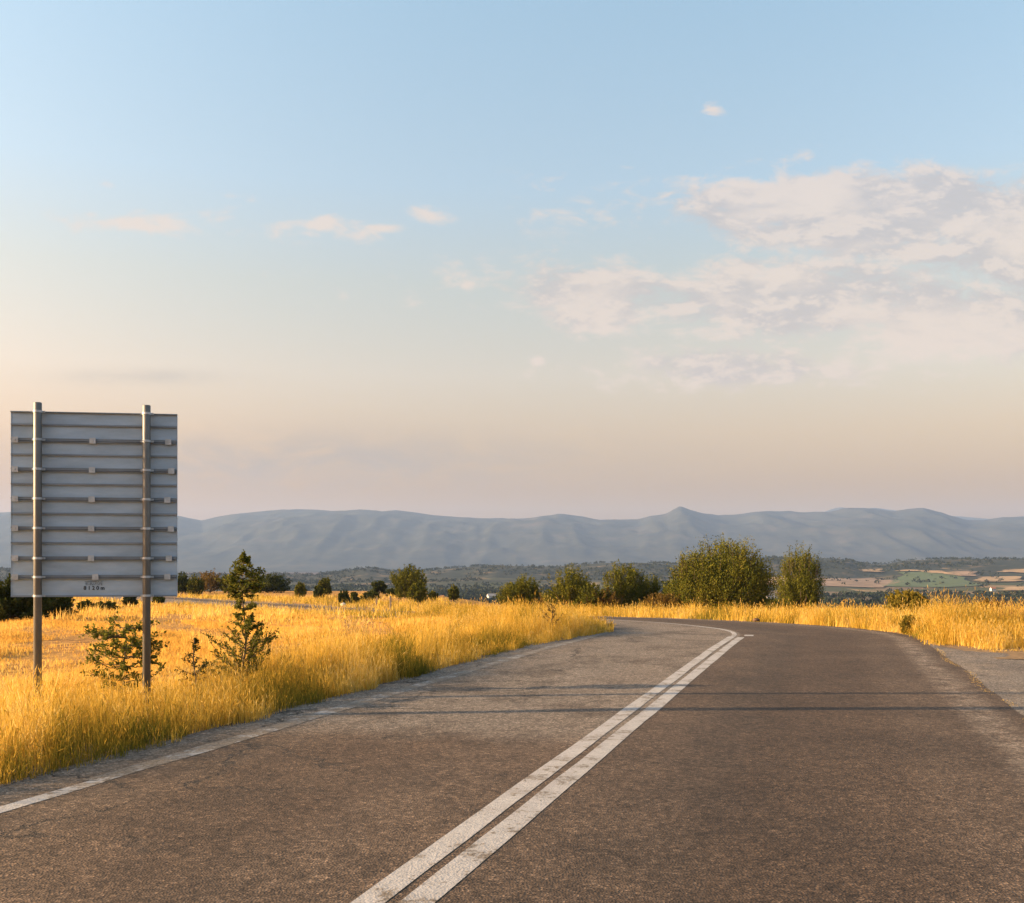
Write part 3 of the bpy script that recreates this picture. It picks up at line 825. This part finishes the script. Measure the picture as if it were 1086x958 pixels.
for q, (name, label, cat, px, b, top, w, mat, kw, grp) in enumerate(spec):
    kw = dict(kw); dfix = kw.pop('dfix', None)
    loc, hgt, ww = place(px, b, top, w, dfix)
    bush(name, label, cat, loc, hgt*.97, ww*1.02, 100+q, mat, grp, **kw)

# the sapling and shrub behind the sign -------------------------------------
def sapling(name, label, loc, h, tiers, seed, mat, leaf, cat, lean=0.0, per=40, twigs=5, stems=1):
    """sparse young tree: a crooked leader with tiers of side branches (height share, reach, count)"""
    r = np.random.default_rng(seed)
    root = empty(name, loc); tag(root, label, cat, 'young plants behind the road sign')
    tb = MB()
    t = np.linspace(0, 1, 11)
    L = np.c_[.045*h*np.sin(t*7+seed)*(1-t)+lean*t*h, .03*h*np.cos(t*6)*(1-t), t*h]; L[0, 2] = -.1
    tb.tube(L, np.linspace(.017, .002, 11), 6)
    LV, LQ, LT = [], [], []; nv = 0
    def add(C, D, n, spread, tint0):
        nonlocal nv
        k = len(C)
        tint = np.clip(tint0+r.normal(0, .2, k), 0, 1)
        V, Q, tt = leaf_quads(C+r.normal(0, spread, (k, 3)), D, leaf, tint, r)
        LV.append(V); LQ.append(Q+nv); LT.append(tt); nv += len(V)
    for (zf, reach, cnt, rise) in tiers:
        for _ in range(cnt):
            a = r.uniform(0, 2*np.pi); zz = np.clip(zf+r.normal(0, .028*(1-zf)+.006), .04, .98)
            p0 = np.array([np.interp(zz, t, L[:, 0]), np.interp(zz, t, L[:, 1]), zz*h])
            ln = reach*r.uniform(.65, 1.1)
            p1 = p0+np.array([math.cos(a)*ln, math.sin(a)*ln, ln*rise+r.normal(0, .03)])
            P = curve(p0, p1, -.05*ln, 6, r, .03*ln)
            tb.tube(P, np.linspace(.0065, .0015, 6), 4, False)
            for q in range(twigs):
                f = r.uniform(.30, 1.0)*4.999; i0 = int(f)
                b = P[i0]+(P[i0+1]-P[i0])*(f-i0)
                d = (P[-1]-P[0])/ln+r.normal(0, .7, 3)+np.array([0, 0, .3]); d /= np.linalg.norm(d)
                e = b+d*ln*r.uniform(.12, .38)
                W = curve(b, e, 0, 4, r, .01)
                tb.tube(W, np.linspace(.0028, .001, 4), 3, False)
                s = r.uniform(.05, 1, per//twigs+2)[:, None]
                add(b+(e-b)*s, np.tile(d, (len(s), 1))+r.normal(0, .8, (len(s), 3)), 0, .008, .45+r.normal(0, .12))
            s = r.uniform(.25, 1, per//3)[:, None]
            add(P[0]+(P[-1]-P[0])*s, np.tile((P[-1]-P[0])/ln, (len(s), 1))+r.normal(0, .8, (len(s), 3)), 0, .012, .45)
    s = r.uniform(.35, 1, 50)
    add(np.c_[np.interp(s, t, L[:, 0]), np.interp(s, t, L[:, 1]), s*h], np.tile([0, 0, .6], (50, 1))+r.normal(0, .7, (50, 3)), 0, .008, .5)
    tb.build('stem', M['bark'], root, True)
    mesh_np('foliage', np.vstack(LV), [np.vstack(LQ)], [M[mat]], root, np.concatenate(LT))
    return root
D1 = 12.4
x1 = (256-CX)/F*D1
z1 = gz(x1, D1); h1 = CAMZ+(CY-584)/F*D1-z1
sapling('sapling', 'tall spiky green sapling with a pointed top right of the sign', (x1, D1, z1), h1,
        [(.05, .30, 4, 1.5), (.06, .26, 3, 2.2), (.10, .42, 4, .9), (.08, .40, 5, .5), (.15, .46, 6, .6), (.22, .42, 6, .7), (.30, .38, 6, .7), (.37, .28, 5, .8), (.44, .18, 5, .5), (.52, .12, 5, .5), (.59, .13, 5, .4), (.65, .16, 6, .3), (.70, .21, 7, .2), (.75, .24, 7, .15), (.80, .25, 8, .12), (.85, .20, 7, .12), (.895, .13, 6, .15), (.93, .06, 4, .4), (.965, .025, 3, .8)], 5, 'young_leaf', .025, 'sapling', lean=.02, per=66, twigs=8)
D2 = 11.1
x2 = (133-CX)/F*D2; z2 = gz(x2, D2); h2 = CAMZ+(CY-661)/F*D2-z2
sapling('shrub', 'leafy green shrub growing behind the right pole of the sign', (x2, D2, z2), h2,
        [(.25, .28, 5, .3), (.38, .40, 7, .25), (.5, .40, 7, .25), (.62, .36, 8, .25), (.74, .40, 7, .2), (.85, .46, 6, .15), (.93, .38, 5, .1)], 8, 'young_leaf', .032, 'shrub', lean=.0, per=52, twigs=6)
D3 = 12.2
x3 = (206-CX)/F*D3; z3 = gz(x3, D3); h3 = CAMZ+(CY-676)/F*D3-z3
sapling('weed_plant', 'thin twiggy weed between the sign and the tall sapling', (x3, D3, z3), h3,
        [(.3, .22, 5, .5), (.42, .24, 5, .5), (.55, .16, 4, .7), (.75, .08, 3, 1), (.9, .05, 3, 1)], 12, 'dark_leaf', .022, 'weed', per=26, twigs=4)
D4 = 22.5
x4 = (586-CX)/F*D4; z4 = gz(x4, D4); h4 = CAMZ+(CY-640)/F*D4-z4
sapling('weed_plant', 'thin dry weed rising from the golden verge near the bend', (x4, D4, z4), h4,
        [(.35, .22, 3, 1.0), (.5, .24, 4, 1.1), (.7, .16, 3, 1.3), (.85, .10, 2, 1.5)], 14, 'dry_leaf', .026, 'weed', per=16, twigs=4)

# ------------------------------------------------------------------ road sign (seen from behind)
SD = 10.35
def sign():
    xl, xr = (12-CX)/F, (188-CX)/F
    yaw = R(8.0)                                     # left end nearer
    cxm = (100-CX)/F*SD
    c_, s_ = math.cos(yaw), math.sin(yaw)
    def along(px, out=0.0):          # place along the panel that is seen at a column
        u = (px-CX)/F
        return (u*(SD-out*c_)-cxm-out*s_)/(c_-u*s_)
    e0, e1 = along(12), along(188)
    W = e1-e0; XO = (e0+e1)/2
    zt = CAMZ+(CY-438)/F*SD; zb = CAMZ+(CY-633)/F*SD
    g = gz(cxm, SD)
    root = empty('road_sign', (cxm, SD, g), yaw)
    tag(root, 'large road sign seen from behind, grey aluminium slats on two steel poles', 'road sign')
    H = zt-zb; top = zt-g
    rows = np.array([103, 155, 210, 267, 320, 377, 430, 487, 540, 597, 652, 722, 797], float)
    zz = top-(rows-103)/(797-103)*H
    mb = MB(); jb = MB()
    yf = .0
    for a, b in zip(zz[:-1], zz[1:]):
        g_ = 0.0
        n = 5                                         # each slat is rolled: slightly dished between its two folded lips
        hh = np.linspace(a-.0005, b+.0005, n)
        dish = -.0030*np.sin(np.linspace(0, np.pi, n))
        V = []
        for zq, dq in zip(hh, dish):
            V += [(XO-W/2, yf+dq, zq), (XO+W/2, yf+dq, zq), (XO+W/2, yf+.006, zq), (XO-W/2, yf+.006, zq)]
        Q = [(0, 1, 2, 3), (4*(n-1)+3, 4*(n-1)+2, 4*(n-1)+1, 4*(n-1))]
        for i in range(n-1):
            for k in range(4):
                Q.append((4*i+k, 4*(i+1)+k, 4*(i+1)+(k+1) % 4, 4*i+(k+1) % 4))
        mb.add(V, Q)
        jb.box((XO, yf-.010, b+.008), (W-.002, .026, .016))          # folded lip that stands out at the joint
    jb.box((XO, yf-.011, top-.004), (W+.004, .026, .010))          # top cap
    jb.box((XO, yf-.004, zz[-1]+.003), (W+.002, .016, .006))
    for s in (-1, 1): mb.box((XO+s*(W/2-.001), yf-.001, (top+zz[-1])/2), (.005, .016, H-.014))
    Qa = np.vstack(mb.Q); Qb = np.vstack(jb.Q)+mb.n
    panel = mesh_np('panel', np.vstack(mb.V+jb.V), [np.vstack([Qa, Qb])], [M['aluminium'], M['rail_metal']], root, mi=[0]*len(Qa)+[1]*len(Qb))
    # rails with a slot, and their small plates
    for k in (2, 4, 6, 8, 10, 11):
        z = zz[k]
        b = MB()
        b.box((XO, yf-.015, z+.016), (W-.016, .026, .006)); b.box((XO, yf-.015, z-.016), (W-.016, .026, .006))
        b.box((XO, yf-.006, z), (W-.016, .006, .026)); b.box((XO, yf-.018, z), (W-.020, .018, .009))
        rail = b.build('rail', M['rail_metal'], root)
        for f in (XO-W/2+.045, XO-.01+.02*math.sin(k*3), XO+W/2-.07+.02*math.sin(k*5)):
            b = MB(); b.box((f, yf-.036, z), (.058, .010, .056)); b.box((f, yf-.043, z), (.014, .008, .014))
            b.build('plate', M['clamp_metal'], rail)
    # illegible printed mark: three rows of small print and a bold row
    for i, (z0, words) in enumerate(((.078, [(-.075, .045), (-.02, .04), (.035, .03)]), (.066, [(-.078, .05), (-.015, .055), (.045, .03)]), (.054, [(-.080, .06), (-.005, .035), (.04, .04)]))):
        pass
    ink = MB(); r = np.random.default_rng(3)
    zbm = zz[-1]
    for zr in (.150, .135, .120):
        xx = -.085
        while xx < .080:
            wl = r.uniform(.004, .007)
            if r.random() < .82:
                kind = r.integers(0, 3); hgt = .0095
                y_ = yf-.0052
                if kind != 1: ink.box((xx-wl*.3, y_, zbm+zr), (.0016, .0010, hgt))
                if kind != 0: ink.box((xx+wl*.3, y_, zbm+zr), (.0016, .0010, hgt))
                ink.box((xx, y_-.0012, zbm+zr+(r.choice([-1, 0, 1])*hgt*.4)), (wl*.9, .0010, .0018))
            xx += .0088
    ink.build('small_print', M['ink'], panel)
    cu = bpy.data.curves.new('lettering', 'FONT'); cu.body = '8 1 2 0 m'; cu.size = .052; cu.align_x = 'CENTER'; cu.offset = .0012; cu.extrude = .0006
    to = bpy.data.objects.new('lettering', cu); col.objects.link(to)
    dg = bpy.context.evaluated_depsgraph_get()
    me = bpy.data.meshes.new_from_object(to.evaluated_get(dg))
    bpy.data.objects.remove(to)
    to = bpy.data.objects.new('lettering', me); col.objects.link(to); me.materials.clear(); me.materials.append(M['ink'])
    to.parent = panel; to.location = (.0, yf-.0055, zbm+.070); to.rotation_euler = (R(90), 0, 0)
    # poles
    for px, topy in ((40, 427), (155.5, 430)):
        lx = along(px, .075)
        r_ = .0385
        zt_ = CAMZ+(CY-topy)/F*(SD-.075+lx*s_)-g
        b = MB(); b.tube([(lx, yf-.075, -.6), (lx, yf-.075, zt_-.006), (lx, yf-.075, zt_)], [r_, r_, r_*.9], 20)
        pole = b.build('pole', M['galvanised'], root, True)
        for p in pole.data.polygons:
            if abs(p.normal.z) > .7: p.use_smooth = False
        for k in (0, 2, 4, 6, 8, 10, 11, 12):
            z = zz[k]-(.008 if k == 0 else 0)+(.0 if k < 12 else .012)
            b = MB()
            b.tube([(lx, yf-.075, z-.011), (lx, yf-.075, z+.011)], [r_+.004, r_+.004], 20)
            for s in (-1, 1):
                b.box((lx+s*(r_+.012), yf-.050, z), (.024, .010, .020)); b.box((lx+s*(r_+.016), yf-.040, z), (.008, .032, .008))
            b.build('clamp', M['clamp_metal'], pole)
sign()

# ------------------------------------------------------------------ off to the left: an unseen pole added to cast a thin shadow over the road
def shadow_pole():
    x, y = -9.5, 11.25
    z = gz(x, y)
    root = empty('shadow_pole', (x, y, z), R(95))
    tag(root, 'unseen wooden pole added left of the view to throw a thin shadow across the road', 'utility pole')
    b = MB(); b.tube([(0, 0, -.8), (0, 0, 2.5), (0, 0, 5.6)], [.075, .070, .060], 12); b.build('post', M['wood'], root, True)
    b = MB(); b.box((0, -.10, 5.25), (1.3, .09, .10)); arm = b.build('crossarm', M['wood'], root)
    for s in (-.55, 0, .55):
        b = MB(); b.tube([(s, -.10, 5.30), (s, -.10, 5.33), (s, -.10, 5.37), (s, -.10, 5.40), (s, -.10, 5.43)], [.012, .04, .028, .038, .015], 10)
        b.build('insulator', M['ceramic'], arm, True)
shadow_pole()

# ------------------------------------------------------------------ small things
def pebble(name, label, cat, loc, size, mat, seed, group=None):
    r = np.random.default_rng(seed)
    import bmesh
    bm = bmesh.new(); bmesh.ops.create_icosphere(bm, subdivisions=3, radius=1)
    for v in bm.verts:
        c = v.co
        k = 1+.35*(float(vnoise(c.x*1.4+seed, c.y*1.4+c.z*1.1+seed))-.5)+.12*(float(vnoise(c.x*4+seed, c.z*4+c.y*3))-.5)
        v.co = Vector((c.x*size[0]*k, c.y*size[1]*k, max(c.z, -.35)*size[2]*k))
    me = bpy.data.meshes.new(name); bm.to_mesh(me); bm.free(); me.materials.append(M[mat])
    o = bpy.data.objects.new(name, me); col.objects.link(o); o.location = loc
    return tag(o, label, cat, group)
x, y, z = hit(802, 660); pebble('rock', 'brown rock lying at the far edge of the road under the trees', 'rock', (x, y, zlong(y)+.05), (.12, .09, .075), 'brown_stone', 2)
x, y, z = hit(364, 643); pebble('rock', 'white stone at the foot of a dark bush by the distant road', 'rock', (x, y, z+.10), (.24, .2, .2), 'stone', 5)
x, y, z = hit(655, 653); pebble('litter', 'scrap of white litter at the road edge past the grass tip', 'litter', (x, y, zlong(y)+.05), (.13, .08, .055), 'litter', 9)
for q, (px, b, tp, lab) in enumerate(((414, 647, 632, 'slim grey wooden post beside the distant road, the taller of two'), (399, 645, 634, 'short leaning wooden post beside the distant road'))):
    loc, hgt, _ = place(px, b, tp, 3)
    bm_ = MB(); bm_.tube([(0, 0, -.3), (.02, 0, hgt*.5), (.05*q, 0, hgt-.03), (.05*q, 0, hgt)], [.075, .07, .065, .045], 8)
    o = bm_.build('post', M['wood']); o.location = loc
    tag(o, lab, 'post', 'posts by the distant road')

def house(label, px, base, wpx, hpx, wall='white_wall', roof='roof_tile', rz=.3, ratio=.7):
    x, y, z = hit(px, base, 500)
    w = wpx/F*y; h = hpx/F*y
    root = empty('house', (x, y, z), rz); tag(root, label, 'house', 'houses in the valley')
    d = w*ratio; eh = h*.66
    b = MB()
    V = [(-w/2,-d/2,-1),(w/2,-d/2,-1),(w/2,d/2,-1),(-w/2,d/2,-1),(-w/2,-d/2,eh),(w/2,-d/2,eh),(w/2,d/2,eh),(-w/2,d/2,eh),(-w/2,0,h*.97),(w/2,0,h*.97)]
    b.add(V, [(0,1,5,4),(2,3,7,6),(0,3,2,1)], [(1,2,6),(1,6,5),(5,6,9),(3,0,4),(3,4,7),(4,8,7)])
    b.build('wall', M[wall], root)
    b = MB()
    for s in (-1, 1):
        e = .4
        y0, z0 = s*(d/2+e), eh-e*(h*.97-eh)/(d/2)
        q = [(-w/2-e, y0, z0), (w/2+e, y0, z0), (w/2+e, 0, h), (-w/2-e, 0, h)]
        q2 = [(a_, b_, c_+.22) for a_, b_, c_ in q]
        b.add(q+q2, [(0,1,2,3),(4,5,6,7),(0,1,5,4),(1,2,6,5),(2,3,7,6),(3,0,4,7)])
    b.build('roof', M[roof], root)
    for k in range(max(2, int(w/4))):
        b = MB(); b.box((-w/2+w*(k+.5)/max(2, int(w/4)), -d/2-.03, eh*.52), (1.2, .10, 1.5)); b.build('window', M['glass'], root)
house('white house with a pale grey roof left of the roadside clump, largest in the valley', 523, 637, 12, 7, 'white_wall', 'grey_roof', .25)
house('small white house with a tiled roof between the round tree and the single tree', 471, 638, 7, 6, 'white_wall', 'roof_tile', -.2)
house('tiny white farmhouse among the fields near the right edge of the view', 1053, 627, 5, 4, 'white_wall', 'roof_tile', .1)
house('grey roofed house in the gap between the biggest tree and the columnar tree', 818, 640, 10, 8, 'white_wall', 'grey_roof', .2)

# fields on the far slopes, draped sheets with hedged edges -------------------
def field(poly, mat, lift=1.2):
    P = [hit(px, py, 600)[:2] for px, py in poly]
    # densify outline, fan by rows between left and right chains
    P = np.array(P)
    n = 14
    y0, y1 = P[:, 1].min(), P[:, 1].max()
    rows_ = []
    for t in np.linspace(.01, .99, n):
        yy = y0+(y1-y0)*t; xs = []
        for a, b in zip(P, np.roll(P, -1, 0)):
            if (a[1]-yy)*(b[1]-yy) <= 0 and a[1] != b[1]: xs.append(a[0]+(b[0]-a[0])*(yy-a[1])/(b[1]-a[1]))
        if len(xs) >= 2: rows_.append((yy, min(xs), max(xs)))
    V = []; m = 14
    for yy, a, b in rows_:
        a += 26*(vnoise(yy/35+a, 3.3)-.5); b += 26*(vnoise(yy/35+b, 8.1)-.5)
        xs = np.linspace(a, b, m); ys = np.full(m, yy)+12*(vnoise(xs/60, np.full(m, yy/60))-.5)
        V.append(np.c_[xs, ys, ground_z(xs, ys)+lift])
    V = np.array(V).reshape(-1, 3); k = len(rows_)
    i, j = np.meshgrid(np.arange(k-1), np.arange(m-1), indexing='ij'); i = i.ravel(); j = j.ravel()
    Q = np.c_[i*m+j, i*m+j+1, (i+1)*m+j+1, (i+1)*m+j]
    return tag(mesh_np('field', V, [Q], [M[mat]], smooth=True), kind='structure')
field([(940, 623), (1002, 624), (1040, 622), (1018, 612), (985, 607), (955, 608)], 'green_field')
field([(1003, 610), (1020, 612), (1008, 607.5), (965, 605.5), (952, 606.5)], 'tan_field', 2)
field([(1034, 618), (1084, 618), (1078, 612.5), (1040, 613)], 'tan_field', 2)
field([(1012, 611.5), (1036, 612), (1034, 607.5), (1015, 607)], 'plough_field', 2)
field([(870, 623), (935, 624), (955, 617), (925, 613), (872, 614)], 'plough_field')
field([(1060, 608.5), (1120, 609), (1120, 605), (1064, 605)], 'tan_field', 2)
field([(912, 608), (936, 608), (935, 605.5), (914, 605.5)], 'tan_field', 2.4)
field([(800, 622), (868, 621), (868, 614), (805, 614)], 'tan_field')
field([(1060, 628), (1140, 630), (1140, 624), (1070, 624)], 'tan_field', 2.4)

# woodland and scrub on the valley floor: one mass
def woods(n, seed, region, m=26, thr=.46):
    r = np.random.default_rng(seed)
    d, u = region(r, n)
    n = len(d); x = u*d; y = d
    k = fbm(x/140+7, y/140+3, 3) > thr
    x, y = x[k], y[k]; n = len(x)
    z = ground_z(x, y); s = r.uniform(2.2, 5.0, n)
    dirs = r.normal(size=(n, m, 3)); dirs /= np.linalg.norm(dirs, axis=2)[:, :, None]
    dirs[:, :, 2] = np.abs(dirs[:, :, 2])*1.0-.15
    C = np.c_[x, y, z+s*.35][:, None]+dirs*s[:, None, None]*r.uniform(.55, 1.0, (n, m, 1))
    D = dirs+r.normal(0, .6, (n, m, 3))
    C = C.reshape(-1, 3); D = D.reshape(-1, 3)
    tint = np.clip(np.repeat(r.normal(.4, .2, n), m)+r.normal(0, .15, n*m), 0, 1)
    return leaf_quads(C-D*.8, D, np.repeat(s*.75, m), tint, r)
def reg_r(r, n): return 660+820*r.random(n)**1.2, r.uniform(.13, .62, n)
def reg_l(r, n): return 620+800*r.random(n)**1.1, r.uniform(-.45, .16, n)
def reg_h(r, n):
    d, u = 1350+1420*r.random(n), r.uniform(-.55, .62, n)
    keep = ~((u > .20) & (d < 2250) & (r.random(n) < .88))       # the open fields on the right
    return d[keep], u[keep]
V1, Q1, t1 = woods(2600, 1, reg_r); V2, Q2, t2 = woods(1900, 2, reg_l); V3, Q3, t3 = woods(13000, 3, reg_h, 14, .47)
o = mesh_np('woods', np.vstack([V1, V2, V3]), [np.vstack([Q1, Q2+len(V1), Q3+len(V1)+len(V2)])], [M['far_leaf']], None, np.concatenate([t1, t2, t3]))
tag(o, 'dark scattered woodland on the valley floor and foothills', 'woodland', kind='stuff')

# ------------------------------------------------------------------ mountains
MT = np.array([(-900,552),(-500,548),(-200,550),(0,545),(60,541),(110,543),(150,547),(190,548),(214,552),(240,546.5),(270,543),(300,540.5),(330,540.8),(370,543.5),(405,543.5),(420,542),(440,544),(480,549),(500,549),(540,551),(570,549.5),(599,548.4),(615,549),(636,552),(655,551),(677,551),(690,548.5),(706,547.7),(714,543),(721,540.5),(729,543),(743,546.6),(762,548.5),(780,547.7),(800,545),(817,544),(845,544.8),(868,544.7),(885,544.2),(900,541.8),(916,541),(932,542.2),(947,543.7),(962,542),(979,541),(1000,545.8),(1024,551.6),(1045,552.4),(1063,549),(1086,549),(1200,545),(1400,552),(1700,547),(2100,554)], float)
MT2 = np.array([(400,560),(840,556),(862,546),(874,543),(886,539),(892,538),(898,539),(903,540.5),(915,540),(926,538.7),(940,540.5),(953,542),(985,547),(1000,546),(1018,548),(1050,550.5),(1080,548),(1130,545),(1300,550),(1700,560)], float)
def mountains(name, prof, yc, y0, amp, seed):
    px = np.arange(prof[0, 0], prof[-1, 0]+1, 3.5)
    row_ = np.interp(px, prof[:, 0], prof[:, 1])
    row_ = row_ + .9*(fbm(px/14+seed, px*0+seed, 3)-.5)
    t = np.concatenate([np.linspace(0, 1, 110), np.linspace(1.03, 1.5, 12)])
    PX, Tt = np.meshgrid(px, t, indexing='ij')
    yv = y0+(yc-y0)*Tt
    xv = (PX-CX)/F*yv
    crest = (CAMZ+(CY-np.repeat(row_[:, None], len(t), 1))/F*yc)
    S = np.where(Tt <= 1, .25*sstep(0, .6, Tt)+.75*sstep(.12, 1.02, Tt), 1-.9*sstep(1, 1.5, Tt))
    h = -38+(crest+38)*S
    # spurs and gullies that run down from the crest
    sp = ridged(xv/900+seed, yv/2600+seed, 4)-.5
    env = np.clip(Tt*3, 0, 1)*np.clip((1.0-Tt)*2.6, 0, 1)
    h = h+env*amp*sp+env*amp*.24*(ridged(xv/260+2, yv/620, 5)-.5)
    n, m = PX.shape
    V = np.stack([xv, yv, h], 2).reshape(-1, 3)
    i, j = np.meshgrid(np.arange(n-1), np.arange(m-1), indexing='ij'); i = i.ravel(); j = j.ravel()
    Q = np.c_[i*m+j, (i+1)*m+j, (i+1)*m+j+1, i*m+j+1]
    return tag(mesh_np(name, V, [Q], [M['mountain']], smooth=True), kind='structure')
mountains('mountains', MT, 10000, 6000, 190, 3)
mountains('mountains', MT2, 12800, 10900, 120, 8)

# ------------------------------------------------------------------ air
b = MB()
x0, x1, y0, y1, z0, z1 = -14000, 14000, -3000, 14000, -60, 770
b.box(((x0+x1)/2, (y0+y1)/2, (z0+z1)/2), (x1-x0, y1-y0, z1-z0))
t = NT('haze')
pv = t.n('ShaderNodeVolumePrincipled')
pv.inputs['Color'].default_value = (.345, .53, .93, 1)
pv.inputs['Density'].default_value = .62e-4
pv.inputs['Anisotropy'].default_value = .1
t.l(pv.outputs[0], t.out.inputs['Volume'])
tag(b.build('haze', t.m), kind='stuff')

# ------------------------------------------------------------------ sun and sky
sun = bpy.data.lights.new('sun', 'SUN')
sun.energy = 4.5; sun.angle = R(.5); sun.color = (1.0, .67, .36)
so = bpy.data.objects.new('sun', sun); col.objects.link(so)
d = Vector((math.sin(R(SUN_AZ))*math.cos(R(SUN_EL)), math.cos(R(SUN_AZ))*math.cos(R(SUN_EL)), math.sin(R(SUN_EL))))
so.rotation_euler = (-d).to_track_quat('-Z', 'Y').to_euler()

world = bpy.data.worlds.new('World'); sc.world = world; world.use_nodes = True
w = NT.__new__(NT); w.t = world.node_tree; w.t.nodes.clear(); w.m = None
w.out = w.n('ShaderNodeOutputWorld')
sky = w.n('ShaderNodeTexSky', sky_type='NISHITA'); sky.sun_disc = False
sky.sun_elevation = R(SUN_EL); sky.sun_rotation = R(SUN_AZ)
sky.altitude = 300; sky.air_density = 1.0; sky.dust_density = 3.0; sky.ozone_density = 1.5
dirv = w.n('ShaderNodeTexCoord').outputs['Generated']
X, Y, Z = w.sep(dirv)
Yc = w.math('MAXIMUM', Y, .02)
U = w.math('DIVIDE', X, Yc); Vv = w.math('DIVIDE', Z, Yc)
# warm dusty air low in the sky, clear blue above
el = w.math('ARCSINE', Z)
tintc = w.ramp(w.math('MULTIPLY', el, 2.0), [(0, (.64, .29, .08)), (.146, (.74, .365, .17)), (.25, (1.03, .56, .31)), (.36, (1.21, .75, .48)), (.53, (1.22, .88, .60)), (.70, (1.20, 1.04, .83)), (1, (1.22, 1.18, .97))])
skyc = w.mix(1.0, sky.outputs[0], tintc, 'MULTIPLY')
# clouds: soft masks at their bearings, broken by noise
cmb = w.n('ShaderNodeCombineXYZ'); w.l(U, cmb.inputs[0]); w.l(Vv, cmb.inputs[1])
uv = cmb.outputs[0]
n1 = w.noise(w.scale(uv, (10, 25, 1)), 1.0, 10, .66, .5)
n2 = w.noise(w.scale(uv, (36, 75, 1)), 1.0, 8, .66, .6)
nn = w.math('ADD', w.math('MULTIPLY', n1, .62), w.math('MULTIPLY', n2, .38))
sh = w.n('ShaderNodeVectorMath', operation='ADD'); w.l(uv, sh.inputs[0]); sh.inputs[1].default_value = (-.010, .011, 0)
m1 = w.noise(w.scale(sh.outputs[0], (10, 25, 1)), 1.0, 10, .66, .5); m2 = w.noise(w.scale(sh.outputs[0], (36, 75, 1)), 1.0, 8, .66, .6)
mm = w.math('ADD', w.math('MULTIPLY', m1, .62), w.math('MULTIPLY', m2, .38))
glow = w.sm(-.03, .07, w.math('SUBTRACT', nn, mm))
def blob(px, py, rx, ry, amp=1.0):
    a = w.math('DIVIDE', w.math('SUBTRACT', U, (px-CX)/F), rx/F)
    b_ = w.math('DIVIDE', w.math('SUBTRACT', Vv, (CY-py)/F), ry/F)
    r2 = w.math('ADD', w.math('MULTIPLY', a, a), w.math('MULTIPLY', b_, b_))
    return w.math('MULTIPLY', w.math('EXPONENT', w.math('MULTIPLY', r2, -2.2)), amp)
def union(bs):
    o = bs[0]
    for b_ in bs[1:]: o = w.math('MAXIMUM', o, b_)
    return o
big = union([blob(930, 225, 330, 80, 1.0), blob(1120, 250, 260, 110, 1.0), blob(800, 205, 110, 34, .8), blob(820, 315, 300, 75, .85), blob(1020, 340, 260, 90, .8), blob(640, 315, 170, 70, .75), blob(760, 390, 280, 45, .6)])
small = union([blob(270, 240, 330, 34, .56), blob(430, 290, 220, 50, .50), blob(620, 215, 190, 60, .50), blob(150, 238, 120, 22, .95), blob(235, 232, 60, 14, .8), blob(325, 238, 78, 17, .95), blob(410, 243, 40, 12, .8), blob(460, 228, 55, 20, .9), blob(386, 251, 38, 16, .85), blob(115, 195, 26, 12, .9), blob(757, 117, 24, 14, .95), blob(571, 383, 17, 11, .95),
               blob(250, 209, 45, 10, .6), blob(625, 273, 40, 13, .6), blob(365, 293, 30, 14, .6), blob(430, 320, 40, 14, .55), blob(500, 302, 60, 9, .55), blob(665, 180, 40, 14, .5), blob(630, 226, 40, 14, .5)])
low = union([blob(300, 488, 420, 44, .62), blob(150, 400, 120, 12, .35)])
mask = w.math('MAXIMUM', w.math('MULTIPLY', big, 1.55), small)
val = w.math('ADD', mask, w.math('MULTIPLY_ADD', nn, 3.6, -1.80))
dens = w.math('MULTIPLY', w.sm(.38, 1.0, val), w.sm(.0, .35, mask))
thick = w.math('MULTIPLY', w.sm(.10, .55, big), w.sm(.36, .56, w.noise(w.scale(uv, (6, 17, 1)), 1.0, 6, .6, .3)))
CLOUD_LIT, CLOUD_SHADE = (2.62, 2.16, 1.84), (1.78, 1.60, 1.55)
cc = w.mix(w.math('MULTIPLY', thick, w.math('SUBTRACT', 1.0, w.math('MULTIPLY', glow, .85))), CLOUD_LIT, CLOUD_SHADE)
skyc = w.mix(w.math('MULTIPLY', dens, .76), skyc, cc)
skyc = w.mix(w.math('MULTIPLY', low, w.math('MULTIPLY', .9, w.sm(.3, .6, n1))), skyc, (.98, .93, .95))
bg = w.n('ShaderNodeBackground'); w.l(skyc, bg.inputs[0]); bg.inputs[1].default_value = .085
w.l(bg.outputs[0], w.out.inputs['Surface'])

# ------------------------------------------------------------------ render settings
sc.view_settings.view_transform = 'Standard'
sc.view_settings.look = 'None'
sc.view_settings.exposure = 2.0
sc.view_settings.gamma = 1.0
sc.view_settings.use_curve_mapping = False
sc.render.engine = 'CYCLES'
sc.cycles.max_bounces = 6
sc.cycles.diffuse_bounces = 3
sc.cycles.transmission_bounces = 3
sc.cycles.volume_bounces = 0
sc.cycles.use_denoising = True
